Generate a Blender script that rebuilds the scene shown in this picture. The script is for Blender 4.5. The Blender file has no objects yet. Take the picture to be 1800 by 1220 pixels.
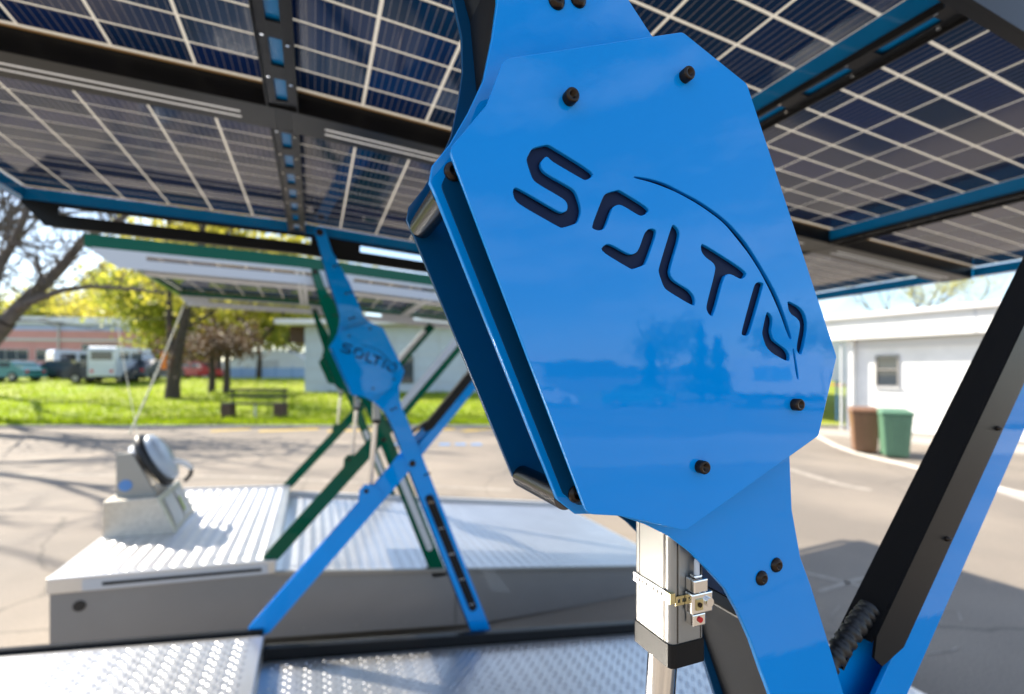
import bpy, math, random
from mathutils import Vector, Matrix
random.seed(7)
R = math.radians
C = bpy.context.scene.collection
sc = bpy.context.scene

# ------------------------------------------------------------------ camera, sky, sun, exposure
F_PX, V_H = 860.0, 658.0                      # focal length and horizon in photograph pixels (1800 wide)
n_ = math.hypot(.927, .376)
AX, AY = .927/n_, .376/n_                     # machine axes seen from the camera
CAM = Vector((-.256, -.317, 1.87))
YAW = -math.atan2(AY, AX)
cam = bpy.data.cameras.new('camera'); cam_o = bpy.data.objects.new('camera', cam); C.objects.link(cam_o)
cam.sensor_width = 36; cam.lens = F_PX/1800*36
cam.shift_y = (V_H-610)/1800
cam_o.location = CAM; cam_o.rotation_euler = (R(90), 0, YAW)
cam.clip_start = .02; cam.clip_end = 2000
cam.dof.use_dof = True; cam.dof.focus_distance = .41; cam.dof.aperture_fstop = 3.9
sc.camera = cam_o

SUN_DIR = Vector((.82, -.86, -1.0)).normalized()     # the way the light travels
sun = bpy.data.lights.new('sun', 'SUN'); sun.energy = 4.6; sun.angle = R(.53); sun.color = (1, .91, .77)
sun_o = bpy.data.objects.new('sun', sun); C.objects.link(sun_o)
sun_o.rotation_euler = SUN_DIR.to_track_quat('-Z', 'Y').to_euler()
elev = math.asin(-SUN_DIR.z)
w = bpy.data.worlds.new('World'); sc.world = w; w.use_nodes = True
nt = w.node_tree; nt.nodes.clear()
out = nt.nodes.new('ShaderNodeOutputWorld'); bg = nt.nodes.new('ShaderNodeBackground')
sky = nt.nodes.new('ShaderNodeTexSky'); sky.sky_type = 'NISHITA'; sky.sun_disc = False
sky.sun_elevation = elev; sky.sun_rotation = math.atan2(-SUN_DIR.x, -SUN_DIR.y)
sky.air_density = 1.0; sky.dust_density = .6; sky.ozone_density = 1.6
tc = nt.nodes.new('ShaderNodeTexCoord'); mp = nt.nodes.new('ShaderNodeMapping')
mp.inputs['Scale'].default_value = (1.6, 1.6, 5.0)
nz = nt.nodes.new('ShaderNodeTexNoise'); nz.inputs['Scale'].default_value = 1.7; nz.inputs['Detail'].default_value = 8
nz.inputs['Roughness'].default_value = .58
cr = nt.nodes.new('ShaderNodeValToRGB'); cr.color_ramp.elements[0].position = .48; cr.color_ramp.elements[1].position = .78
cr.color_ramp.elements[1].color = (.7, .7, .7, 1)
mx = nt.nodes.new('ShaderNodeMixRGB'); mx.inputs['Color2'].default_value = (9.5, 9.8, 10.4, 1)
L = nt.links.new
L(tc.outputs['Generated'], mp.inputs['Vector']); L(mp.outputs['Vector'], nz.inputs['Vector'])
L(nz.outputs['Fac'], cr.inputs['Fac']); L(cr.outputs['Color'], mx.inputs['Fac'])
L(sky.outputs['Color'], mx.inputs['Color1']); L(mx.outputs['Color'], bg.inputs['Color'])
bg.inputs['Strength'].default_value = .11
L(bg.outputs['Background'], out.inputs['Surface'])
sc.view_settings.view_transform = 'Standard'; sc.view_settings.look = 'None'
sc.view_settings.gamma = 1; sc.view_settings.use_curve_mapping = False
sc.view_settings.exposure = 1.38
try:
    sc.cycles.max_bounces = 8; sc.cycles.transparent_max_bounces = 8; sc.cycles.use_denoising = True
except Exception:
    pass

# ------------------------------------------------------------------ helpers
def mat(name, col, rough=.5, metal=0., spec=.5, coat=0., var=0., vscale=4., bump=0., bscale=60., trans=0., emit=None, objvar=0., coat_rough=.03):
    m = bpy.data.materials.new(name); m.use_nodes = True
    t = m.node_tree; b = t.nodes['Principled BSDF']
    b.inputs['Base Color'].default_value = (*col, 1)
    b.inputs['Roughness'].default_value = rough; b.inputs['Metallic'].default_value = metal
    b.inputs['Specular IOR Level'].default_value = spec
    b.inputs['Coat Weight'].default_value = coat; b.inputs['Coat Roughness'].default_value = coat_rough
    last = None
    if var:
        tcn = t.nodes.new('ShaderNodeTexCoord'); n = t.nodes.new('ShaderNodeTexNoise')
        n.inputs['Scale'].default_value = vscale; n.inputs['Detail'].default_value = 7; n.inputs['Roughness'].default_value = .62
        t.links.new(tcn.outputs['Object'], n.inputs['Vector'])
        r = t.nodes.new('ShaderNodeMapRange'); r.inputs['From Min'].default_value = .3; r.inputs['From Max'].default_value = .7
        r.inputs['To Min'].default_value = 1-var; r.inputs['To Max'].default_value = 1+var
        t.links.new(n.outputs['Fac'], r.inputs['Value'])
        v = t.nodes.new('ShaderNodeVectorMath'); v.operation = 'SCALE'; v.inputs[0].default_value = col
        t.links.new(r.outputs['Result'], v.inputs['Scale']); t.links.new(v.outputs['Vector'], b.inputs['Base Color'])
        last = v.outputs['Vector']
        rr = t.nodes.new('ShaderNodeMapRange'); rr.inputs['To Min'].default_value = max(.01, rough*(1-var*.6)); rr.inputs['To Max'].default_value = min(1, rough*(1+var*.6))
        t.links.new(n.outputs['Fac'], rr.inputs['Value']); t.links.new(rr.outputs['Result'], b.inputs['Roughness'])
    if objvar:
        oi = t.nodes.new('ShaderNodeObjectInfo'); h = t.nodes.new('ShaderNodeHueSaturation')
        r2 = t.nodes.new('ShaderNodeMapRange'); r2.inputs['To Min'].default_value = .5-.05*objvar; r2.inputs['To Max'].default_value = .5+.008*objvar
        r3 = t.nodes.new('ShaderNodeMapRange'); r3.inputs['To Min'].default_value = 1-.5*objvar; r3.inputs['To Max'].default_value = 1+.5*objvar
        t.links.new(oi.outputs['Random'], r2.inputs['Value']); t.links.new(oi.outputs['Random'], r3.inputs['Value'])
        t.links.new(r2.outputs['Result'], h.inputs['Hue']); t.links.new(r3.outputs['Result'], h.inputs['Value'])
        if last: t.links.new(last, h.inputs['Color'])
        else: h.inputs['Color'].default_value = (*col, 1)
        t.links.new(h.outputs['Color'], b.inputs['Base Color'])
    if bump:
        tcn = t.nodes.new('ShaderNodeTexCoord'); n = t.nodes.new('ShaderNodeTexNoise')
        n.inputs['Scale'].default_value = bscale; n.inputs['Detail'].default_value = 5
        t.links.new(tcn.outputs['Object'], n.inputs['Vector'])
        bp = t.nodes.new('ShaderNodeBump'); bp.inputs['Strength'].default_value = bump; bp.inputs['Distance'].default_value = .02
        t.links.new(n.outputs['Fac'], bp.inputs['Height']); t.links.new(bp.outputs['Normal'], b.inputs['Normal'])
    if trans:                                            # lets daylight glow through (foliage, glass backsheet)
        tr = t.nodes.new('ShaderNodeBsdfTranslucent'); tr.inputs['Color'].default_value = (*[min(1, c*1.3) for c in col], 1)
        if last: t.links.new(last, tr.inputs['Color'])
        ms = t.nodes.new('ShaderNodeMixShader'); ms.inputs['Fac'].default_value = trans
        t.links.new(b.outputs['BSDF'], ms.inputs[1]); t.links.new(tr.outputs['BSDF'], ms.inputs[2])
        t.links.new(ms.outputs['Shader'], t.nodes['Material Output'].inputs['Surface'])
    return m

class MB:
    """collects polygons and links them as ONE mesh object"""
    def __init__(s): s.v = []; s.f = []; s.sm = []
    def poly(s, pts, smooth=False):
        i = len(s.v); s.v += [tuple(p) for p in pts]; s.f.append(tuple(range(i, i+len(pts)))); s.sm.append(smooth); return s
    def add(s, vs, fs, smooth=False):
        i = len(s.v); s.v += [tuple(p) for p in vs]
        for f in fs: s.f.append(tuple(i+k for k in f)); s.sm.append(smooth)
        return s
    def box(s, x0, x1, y0, y1, z0, z1, m=None):
        vs = [Vector(p) for p in ((x0,y0,z0),(x1,y0,z0),(x1,y1,z0),(x0,y1,z0),(x0,y0,z1),(x1,y0,z1),(x1,y1,z1),(x0,y1,z1))]
        if m: vs = [m @ p for p in vs]
        return s.add(vs, ((0,3,2,1),(4,5,6,7),(0,1,5,4),(1,2,6,5),(2,3,7,6),(3,0,4,7)))
    def hexa(s, b, t):
        return s.add(list(b)+list(t), ((0,3,2,1),(4,5,6,7),(0,1,5,4),(1,2,6,5),(2,3,7,6),(3,0,4,7)))
    def cyl(s, p0, p1, r0, r1=None, n=16, cap=True, smooth=True):
        r1 = r0 if r1 is None else r1
        p0 = Vector(p0); p1 = Vector(p1); d = (p1-p0).normalized()
        u = d.orthogonal().normalized(); q = d.cross(u)
        a = [p0+(u*math.cos(k*2*math.pi/n)+q*math.sin(k*2*math.pi/n))*r0 for k in range(n)]
        b = [p1+(u*math.cos(k*2*math.pi/n)+q*math.sin(k*2*math.pi/n))*r1 for k in range(n)]
        s.add(a+b, [(k, (k+1) % n, n+(k+1) % n, n+k) for k in range(n)], smooth)
        if cap: s.poly(a[::-1]); s.poly(b)
        return s
    def tube(s, pts, rad, n=8, cap=True):
        pts = [Vector(p) for p in pts]
        rad = rad if isinstance(rad, (list, tuple)) else [rad]*len(pts)
        rings = []; u = None
        for i, p in enumerate(pts):
            d = (pts[min(i+1, len(pts)-1)]-pts[max(i-1, 0)]).normalized()
            u = d.orthogonal().normalized() if u is None else (u-d*u.dot(d)).normalized()
            q = d.cross(u)
            rings.append([p+(u*math.cos(k*2*math.pi/n)+q*math.sin(k*2*math.pi/n))*rad[i] for k in range(n)])
        vs = [p for r in rings for p in r]
        fs = [(i*n+k, i*n+(k+1) % n, (i+1)*n+(k+1) % n, (i+1)*n+k) for i in range(len(pts)-1) for k in range(n)]
        s.add(vs, fs, True)
        if cap: s.poly(rings[0][::-1]); s.poly(rings[-1])
        return s
    def lathe(s, prof, n=16, m=None, sx=1, sy=1):
        vs = [Vector((r*math.cos(k*2*math.pi/n)*sx, r*math.sin(k*2*math.pi/n)*sy, z)) for r, z in prof for k in range(n)]
        if m: vs = [m @ p for p in vs]
        return s.add(vs, [(i*n+k, i*n+(k+1) % n, (i+1)*n+(k+1) % n, (i+1)*n+k) for i in range(len(prof)-1) for k in range(n)], True)
    def prism(s, pts, b0, b1):
        """polygon given as (a, z), extruded from b0 to b1"""
        n = len(pts)
        ar = sum(pts[i][0]*pts[(i+1) % n][1]-pts[(i+1) % n][0]*pts[i][1] for i in range(n))
        if ar < 0: pts = pts[::-1]
        A = [(a, b0, z) for a, z in pts]; B = [(a, b1, z) for a, z in pts]
        s.poly(A); s.poly(B[::-1])
        return s.add(A+B, [(k, n+k, n+(k+1) % n, (k+1) % n) for k in range(n)])
    def mesh(s, name, m):
        me = bpy.data.meshes.new(name); me.from_pydata(s.v, [], s.f); me.update()
        me.polygons.foreach_set('use_smooth', s.sm)
        for k in (m if isinstance(m, (list, tuple)) else [m]): me.materials.append(k)
        return me
    def build(s, name, m, parent=None, bevel=0., seg=2, loc=None, rot=None, label=None, kind=None):
        return link(name, s.mesh(name, m), parent, bevel, seg, loc, rot, label, kind)
def link(name, me, parent=None, bevel=0., seg=2, loc=None, rot=None, label=None, kind=None):
    o = bpy.data.objects.new(name, me); C.objects.link(o)
    if parent: o.parent = parent
    if loc is not None: o.location = loc
    if rot is not None: o.rotation_euler = rot
    if bevel:
        md = o.modifiers.new('bevel', 'BEVEL'); md.width = bevel; md.segments = seg; md.limit_method = 'ANGLE'; md.angle_limit = R(40)
    if label: o['label'] = label
    if kind: o['kind'] = kind
    return o
def thing(name, label, cat, loc=(0,0,0), rz=0., group=None):
    o = bpy.data.objects.new(name, None); C.objects.link(o); o.location = loc; o.rotation_euler = (0, 0, rz)
    o['label'] = label; o['category'] = cat
    if group: o['group'] = group
    return o
def tag(o, label, cat, group=None):
    o['label'] = label; o['category'] = cat
    if group: o['group'] = group
    return o
def copy_tree(o, parent=None):
    c = o.copy(); C.objects.link(c)
    if parent: c.parent = parent
    for ch in list(o.children): copy_tree(ch, c)
    return c
def W(X, Y, z=-.2):
    """ground point X metres to the right and Y metres ahead of where the picture was taken"""
    return Vector((AX*X+AY*Y+CAM.x, -AY*X+AX*Y+CAM.y, z))
def ray(u, v):
    x = (u-900)/F_PX; z = -(v-V_H)/F_PX
    return Vector((AX*x+AY, -AY*x+AX, z))
def on_b(u, v, b):
    d = ray(u, v); t = (b-CAM.y)/d.y; return CAM+d*t
def az(pts, b):
    return [(p.x, p.z) for p in (on_b(u, v, b) for u, v in pts)]
def fillet(pts, r, n=4):
    """rounds the corners of a closed (a, z) polygon; r is one radius or a list"""
    res = []; N = len(pts)
    for i, p in enumerate(pts):
        rr = r[i] if isinstance(r, (list, tuple)) else r
        p = Vector(p); a = Vector(pts[i-1])-p; b = Vector(pts[(i+1) % N])-p
        if rr <= 0 or a.length < 1e-6 or b.length < 1e-6: res.append(tuple(p)); continue
        ang = a.angle(b)
        if ang > R(172): res.append(tuple(p)); continue
        t = min(rr/math.tan(ang/2), a.length*.45, b.length*.45)
        p0 = p+a.normalized()*t; p1 = p+b.normalized()*t
        for k in range(n+1):
            q = k/n; res.append(tuple(p0*(1-q)**2+p*2*q*(1-q)+p1*q*q))
    return res
def chaikin(p, n=1):
    for _ in range(n):
        p = [q for i in range(len(p)) for a, b in ((Vector(p[i]), Vector(p[(i+1) % len(p)])),) for q in (tuple(a*.78+b*.22), tuple(a*.22+b*.78))]
    return p
def plate(name, outline, holes, b0, thick, m, parent, bevel=.0006):
    """a cut sheet-metal plate, its outline and cut-outs in (a, z), front face at b0"""
    cu = bpy.data.curves.new(name, 'CURVE'); cu.dimensions = '2D'; cu.fill_mode = 'BOTH'
    cu.extrude = thick/2-bevel; cu.bevel_depth = bevel; cu.bevel_resolution = 1; cu.offset = -bevel
    for pl in [outline]+holes:
        sp = cu.splines.new('POLY'); sp.points.add(len(pl)-1); sp.use_cyclic_u = True
        for i, (x, y) in enumerate(pl): sp.points[i].co = (x, y, 0, 1)
    t = bpy.data.objects.new(name, cu); C.objects.link(t)
    bpy.context.view_layer.update()
    me = bpy.data.meshes.new_from_object(t.evaluated_get(bpy.context.evaluated_depsgraph_get()))
    bpy.data.objects.remove(t); bpy.data.curves.remove(cu)
    me.transform(Matrix(((1,0,0,0),(0,0,-1,b0+thick/2),(0,1,0,0),(0,0,0,1)))); me.name = name
    me.materials.clear(); me.materials.append(m)
    return link(name, me, parent)

# ------------------------------------------------------------------ materials
def ground_mat(name, col, col2, rough, scale, bump, bscale):
    m = mat(name, col, rough, var=.2, vscale=scale, bump=bump, bscale=bscale)
    t = m.node_tree; b = t.nodes['Principled BSDF']
    tcn = t.nodes.new('ShaderNodeTexCoord'); n = t.nodes.new('ShaderNodeTexNoise'); n.inputs['Scale'].default_value = .35; n.inputs['Detail'].default_value = 6
    n2 = t.nodes.new('ShaderNodeTexNoise'); n2.inputs['Scale'].default_value = 90; n2.inputs['Detail'].default_value = 2
    t.links.new(tcn.outputs['Object'], n.inputs['Vector']); t.links.new(tcn.outputs['Object'], n2.inputs['Vector'])
    r = t.nodes.new('ShaderNodeMapRange'); r.inputs['From Min'].default_value = .38; r.inputs['From Max'].default_value = .62
    t.links.new(n.outputs['Fac'], r.inputs['Value'])
    mixc = t.nodes.new('ShaderNodeMixRGB'); mixc.inputs['Color1'].default_value = (*col, 1); mixc.inputs['Color2'].default_value = (*col2, 1)
    t.links.new(r.outputs['Result'], mixc.inputs['Fac'])
    r2 = t.nodes.new('ShaderNodeMapRange'); r2.inputs['From Min'].default_value = .35; r2.inputs['From Max'].default_value = .65; r2.inputs['To Min'].default_value = .72; r2.inputs['To Max'].default_value = 1.25
    t.links.new(n2.outputs['Fac'], r2.inputs['Value'])
    v = t.nodes.new('ShaderNodeVectorMath'); v.operation = 'SCALE'
    t.links.new(mixc.outputs['Color'], v.inputs[0]); t.links.new(r2.outputs['Result'], v.inputs['Scale'])
    if 'asphalt' in name:                                # thin wandering cracks
        n3 = t.nodes.new('ShaderNodeTexNoise'); n3.inputs['Scale'].default_value = .55; n3.inputs['Detail'].default_value = 8
        t.links.new(tcn.outputs['Object'], n3.inputs['Vector'])
        ad = t.nodes.new('ShaderNodeMixRGB'); ad.blend_type = 'ADD'; ad.inputs['Fac'].default_value = 1
        t.links.new(tcn.outputs['Object'], ad.inputs['Color1']); t.links.new(n3.outputs['Color'], ad.inputs['Color2'])
        vo = t.nodes.new('ShaderNodeTexVoronoi'); vo.feature = 'DISTANCE_TO_EDGE'; vo.inputs['Scale'].default_value = .26
        t.links.new(ad.outputs['Color'], vo.inputs['Vector'])
        r4 = t.nodes.new('ShaderNodeMapRange'); r4.inputs['From Max'].default_value = .007; r4.inputs['To Min'].default_value = .62
        t.links.new(vo.outputs['Distance'], r4.inputs['Value'])
        v2 = t.nodes.new('ShaderNodeVectorMath'); v2.operation = 'SCALE'
        t.links.new(v.outputs['Vector'], v2.inputs[0]); t.links.new(r4.outputs['Result'], v2.inputs['Scale']); v = v2
    t.links.new(v.outputs['Vector'], b.inputs['Base Color'])
    return m
M = {}
M['asphalt'] = ground_mat('asphalt', (.262, .220, .175), (.185, .158, .13), .85, 2, .35, 120)
M['pavement'] = ground_mat('pavement', (.42, .38, .33), (.36, .33, .29), .8, 3, .2, 60)
M['grass_soil'] = ground_mat('grass_soil', (.20, .27, .008), (.25, .28, .010), .9, 2, .6, 20)
M['grass'] = mat('grass_blade', (.27, .36, .010), .6, trans=.6, var=.35, vscale=.6)
M['kerb'] = mat('kerb_concrete', (.36, .34, .31), .8, var=.2, vscale=8, bump=.2)
M['white_line'] = mat('road_paint_white', (.48, .45, .40), .75, var=.3, vscale=9)
M['worn_line'] = mat('worn_road_paint', (.33, .29, .24), .8, var=.35, vscale=7)
M['kerb_paint'] = mat('pale_kerb_paint', (.55, .52, .47), .75, var=.2, vscale=5)
M['yellow_line'] = mat('road_paint_yellow', (.55, .36, .03), .7, var=.35, vscale=9)
M['blue_line'] = mat('road_paint_blue', (.05, .22, .5), .7, var=.35, vscale=9)
M['blue'] = mat('blue_gloss_paint', (.0006, .25, .70), .025, spec=.34, var=.03, vscale=5, bump=.012, bscale=14)
M['shade_blue'] = mat('blue_paint_gap_shade', (.002, .055, .14), .12, spec=.25)  # blue darkened to stand in for the shade between the plates
M['shade_green'] = mat('green_paint_gap_shade', (.001, .03, .018), .12, spec=.25)  # green counterpart, the gap's shade put into its colour
M['rail_blue'] = mat('rail_blue_paint', (.003, .135, .33), .12, spec=.25)
M['green'] = mat('green_gloss_paint', (.001, .085, .045), .06, spec=.22)
M['black'] = mat('black_powder_coat', (.007, .007, .0075), .34, spec=.2, bump=.03, bscale=500)
M['black_rubber'] = mat('black_rubber', (.012, .012, .013), .45)
M['letter'] = mat('navy_letter_inlay', (.004, .012, .045), .5, spec=.15)
M['bolt'] = mat('blackened_bolt_steel', (.03, .02, .014), .28, metal=.7)
M['alu'] = mat('anodised_aluminium', (.34, .335, .32), .42, metal=.75, spec=.5, bump=.01, bscale=300)
M['tread'] = mat('tread_plate_aluminium', (.71, .71, .71), .33, metal=.92, var=.06, vscale=3)
M['chrome'] = mat('bright_steel', (.78, .76, .73), .12, metal=1)
M['zinc'] = mat('yellow_zinc_strap', (.62, .55, .30), .3, metal=1, var=.15, vscale=60)
M['hull'] = mat('grey_hull_paint', (.25, .24, .23), .33, spec=.5, coat=.3, coat_rough=.15, var=.05, vscale=2)
M['light_grey'] = mat('light_grey_paint', (.55, .56, .58), .4)
M['white'] = mat('white_paint', (.74, .735, .72), .55, var=.09, vscale=1.2)
M['white_plastic'] = mat('white_plastic', (.75, .76, .78), .25, coat=.4)
M['red'] = mat('red_plastic', (.55, .01, .01), .3)
M['orange'] = mat('orange_cloth', (.75, .2, .03), .7)
M['rope'] = mat('pale_rope', (.55, .55, .45), .8)
M['backsheet'] = mat('solar_glass_backsheet', (.66, .63, .57), .12, spec=.4, trans=.42)
M['seal'] = mat('amber_edge_seal', (.30, .17, .05), .5)
M['dark_steel'] = mat('dark_steel_rod', (.10, .095, .09), .25, metal=1)
def cell_mat():
    m = mat('solar_cell', (.004, .015, .062), .07, spec=.3, objvar=.45)
    t = m.node_tree; b = t.nodes['Principled BSDF']; src = b.inputs['Base Color'].links[0].from_socket
    tcn = t.nodes.new('ShaderNodeTexCoord'); sp = t.nodes.new('ShaderNodeSeparateXYZ'); t.links.new(tcn.outputs['Object'], sp.inputs['Vector'])
    mu = t.nodes.new('ShaderNodeMath'); mu.operation = 'MULTIPLY'; mu.inputs[1].default_value = 1/.0185; t.links.new(sp.outputs['X'], mu.inputs[0])
    fr = t.nodes.new('ShaderNodeMath'); fr.operation = 'FRACT'; t.links.new(mu.outputs[0], fr.inputs[0])
    lt = t.nodes.new('ShaderNodeMath'); lt.operation = 'LESS_THAN'; lt.inputs[1].default_value = .085; t.links.new(fr.outputs[0], lt.inputs[0])
    mixc = t.nodes.new('ShaderNodeMixRGB'); mixc.inputs['Color2'].default_value = (.16, .15, .16, 1)
    t.links.new(lt.outputs[0], mixc.inputs['Fac']); t.links.new(src, mixc.inputs['Color1']); t.links.new(mixc.outputs['Color'], b.inputs['Base Color'])
    return m
M['cell'] = cell_mat()
M['glass'] = mat('window_glass', (.02, .035, .05), .04, spec=.8, coat=.5)
M['bark'] = mat('bark', (.055, .042, .032), .9, var=.3, vscale=5, bump=.6, bscale=25)
M['bark_pale'] = mat('bark_greyed', (.11, .09, .075), .9, var=.3, vscale=5, bump=.6, bscale=25)
M['leaf_yellow'] = mat('leaf_spring_yellow', (.50, .46, .06), .6, trans=.6, var=.25, vscale=.5)
M['leaf_green'] = mat('leaf_fresh_green', (.33, .36, .05), .6, trans=.55, var=.35, vscale=.5)
M['leaf_purple'] = mat('leaf_purple_brown', (.10, .06, .03), .6, trans=.35, var=.4, vscale=.6)
M['leaf_dark'] = mat('leaf_conifer', (.018, .045, .018), .7, trans=.2, var=.35, vscale=.6)
M['pink_wall'] = mat('pink_cladding', (.60, .28, .28), .7, var=.06, vscale=.6)
M['lilac_wall'] = mat('lilac_cladding', (.40, .46, .78), .6, var=.05, vscale=.6)
M['pale_roof'] = mat('pale_roof_sheet', (.72, .71, .73), .5, var=.08, vscale=.8)
M['grey_panel'] = mat('pale_grey_panel', (.46, .52, .60), .55, var=.05, vscale=2)
M['tent'] = mat('white_tent_fabric', (.74, .76, .80), .6, var=.05, vscale=1.5)
M['fence_board'] = mat('pale_blue_fence_board', (.30, .45, .70), .55)
M['blue_fence'] = mat('blue_fence_paint', (.10, .25, .55), .5)
M['wood'] = mat('dark_bench_wood', (.04, .045, .03), .7, var=.3, vscale=8)
M['concrete'] = mat('brown_concrete', (.09, .055, .04), .85, var=.25, vscale=6)
M['bin_green'] = mat('green_bin_plastic', (.095, .20, .125), .42, var=.08, vscale=5)
M['bin_brown'] = mat('brown_bin_plastic', (.19, .095, .05), .42, var=.08, vscale=5)
M['sticker'] = mat('white_sticker', (.75, .74, .7), .5)
M['car_white'] = mat('white_car_paint', (.55, .60, .72), .3, coat=1)
M['car_dark'] = mat('dark_car_paint', (.02, .025, .035), .3, coat=1)
M['car_red'] = mat('red_car_paint', (.4, .03, .03), .3, coat=1)
M['car_teal'] = mat('teal_car_paint', (.03, .2, .22), .3, coat=1)
M['tyre'] = mat('tyre_rubber', (.012, .012, .012), .8)
M['hill'] = mat('far_wooded_hill', (.05, .075, .085), .95, var=.3, vscale=.02)
M['plastic_film'] = mat('clear_plastic_film', (.8, .82, .84), .15)
pf = M['plastic_film'].node_tree; pb = pf.nodes['Principled BSDF']; pb.inputs['Alpha'].default_value = .06

# ------------------------------------------------------------------ the setting: ground, kerbs, markings, grass, hills
Z0 = -.2
def struct(o): o['kind'] = 'structure'; return o
mb = MB(); mb.poly([(-900, -900, Z0), (900, -900, Z0), (900, 900, Z0), (-900, 900, Z0)])
struct(mb.build('asphalt_ground', M['asphalt']))
def strip(name, pts, width, m, dz=.004, kind='structure'):
    """a painted strip along ground points given as (X, Y)"""
    mb = MB()
    for (x0, y0), (x1, y1) in zip(pts[:-1], pts[1:]):
        d = Vector((x1-x0, y1-y0)).normalized(); q = Vector((-d.y, d.x))*width/2
        mb.poly([W(x0+q.x, y0+q.y, Z0+dz), W(x0-q.x, y0-q.y, Z0+dz), W(x1-q.x, y1-q.y, Z0+dz), W(x1+q.x, y1+q.y, Z0+dz)][::-1])
    return struct(mb.build(name, m))
def gp(u, v, z=Z0):
    Y = (CAM.z-z)*F_PX/(v-V_H); return ((u-900)/F_PX*Y, Y)
strip('painted_line', [gp(-400, 834), gp(0, 834), gp(420, 838), gp(900, 862)], .11, M['worn_line'])
strip('painted_line', [gp(1385, 824), gp(1470, 850), gp(1530, 862)], .2, M['worn_line'])
strip('painted_line', [gp(1400, 1003), gp(1560, 1042)], .06, M['worn_line'])
strip('painted_line', [gp(1440, 1040), gp(1520, 1015)], .05, M['worn_line'])
strip('painted_line', [gp(1740, 858), gp(1800, 878), gp(2000, 940)], .12, M['white_line'])
for a, b in ((370, 440), (455, 560), (575, 690), (705, 800), (812, 862)):
    strip('yellow_marking', [gp(a, 758), gp(b, 754)], .42, M['yellow_line'])
for a in (640, 690, 735, 772, 800, 828):
    strip('blue_marking', [gp(a, 781), gp(a+19, 781)], .28, M['blue_line'])
for pts in ([gp(1655, 1098), gp(1648, 1080), gp(1662, 1070), gp(1684, 1075), gp(1690, 1092)], [gp(1470, 1098), gp(1462, 1082), gp(1476, 1066)],
            [gp(1632, 1150), gp(1670, 1146), gp(1684, 1138)]):
    strip('chalk_mark', pts, .011, M['worn_line'], dz=.006)
# grass bank: starts at the kerb, climbs gently away
def grass_z(Y): return Z0+.10+.095*max(0, min(Y, 36)-19.3)
def kerb_y(X): return 19.0+.006*X
mb = MB()
for i in range(48):
    X0 = -70+i*3.0; X1 = X0+3.0
    if X1 > 24: break
    ys = [0, .6, 2, 5, 10, 16, 24, 34, 46, 70, 120]
    for y0, y1 in zip(ys[:-1], ys[1:]):
        A_, B_ = kerb_y(X0), kerb_y(X1)
        mb.poly([W(X0, A_+y0, grass_z(A_+y0)), W(X1, B_+y0, grass_z(B_+y0)), W(X1, B_+y1, grass_z(B_+y1)), W(X0, A_+y1, grass_z(A_+y1))])
struct(mb.build('grass_bank', M['grass_soil']))
mb = MB()
for i in range(31):
    X0 = -70+i*3.0; X1 = X0+2.985
    y0, y1 = kerb_y(X0)-.16, kerb_y(X1)-.16
    mb.hexa([W(X0, y0, Z0-.05), W(X1, y1, Z0-.05), W(X1, y1+.15, Z0-.05), W(X0, y0+.15, Z0-.05)],
            [W(X0, y0, Z0+.11), W(X1, y1, Z0+.11), W(X1, y1+.15, Z0+.11), W(X0, y0+.15, Z0+.11)])
struct(mb.build('kerb', M['kerb'], bevel=.015))
mb = MB(); rg = random.Random(3)
for i in range(42000):
    Y = 19.05+abs(rg.gauss(0, 1))*9.5; X = rg.uniform(-20-Y*.75, 5+Y*.1)
    if rg.random() < .25: Y = kerb_y(X)+rg.uniform(0.02, 1.2)
    h = rg.uniform(.07, .2)*(1.5 if rg.random() < .15 else 1); z = grass_z(Y)-.01; wd = rg.uniform(.012, .03)*(1+Y/60)
    t = rg.uniform(0, 6.3); dx, dy = math.cos(t)*wd, math.sin(t)*wd; lx, ly = rg.uniform(-.07, .07), rg.uniform(-.07, .07)
    mb.poly([W(X-dx, Y-dy, z), W(X+dx, Y+dy, z), W(X+lx, Y+ly, z+h)])
mb.build('grass', M['grass'], kind='stuff')
# right-hand pavement by the white building, with its curved pale kerb
kp = [gp(1385, 752), gp(1432, 766), gp(1462, 783), gp(1500, 797), gp(1540, 807), gp(1580, 816), gp(1660, 836), gp(1720, 852), gp(1850, 884), gp(2100, 950)]
mb = MB()
for (p, q) in zip(kp[:-1], kp[1:]):
    d = (Vector(q)-Vector(p)).normalized(); s = Vector((-d.y, d.x))*.13
    b_ = [(p[0], p[1]), (p[0]+s.x, p[1]+s.y), (q[0]+s.x, q[1]+s.y), (q[0], q[1])]
    mb.hexa([W(x, y, Z0-.03) for x, y in b_][::-1], [W(x, y, Z0+.03) for x, y in b_][::-1])
struct(mb.build('pale_kerb', M['kerb_paint']))
# far wooded hills, all round
def hill(name, x0, x1, dist, h, seed, sign=1):
    rg = random.Random(seed); mb = MB(); n = 40; prev = None
    for i in range(n+1):
        X = x0+(x1-x0)*i/n
        hh = h*(.6+.25*math.sin(i*.35+seed)+.15*math.sin(i*.9+seed*2)+.04*rg.random())
        cur = [W(X, sign*dist, Z0-.5), W(X, sign*(dist+hh*1.2), Z0+hh*.7), W(X, sign*(dist+hh*2.2), Z0+hh), W(X, sign*(dist+hh*5), Z0-.5)]
        if prev:
            for k in range(3): mb.poly([prev[k], cur[k], cur[k+1], prev[k+1]], True)
        prev = cur
    return struct(mb.build(name, M['hill']))
hill('hills', -500, 700, 330, 26, 2)
hill('hills', -600, 600, 240, 22, 5, -1)

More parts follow.
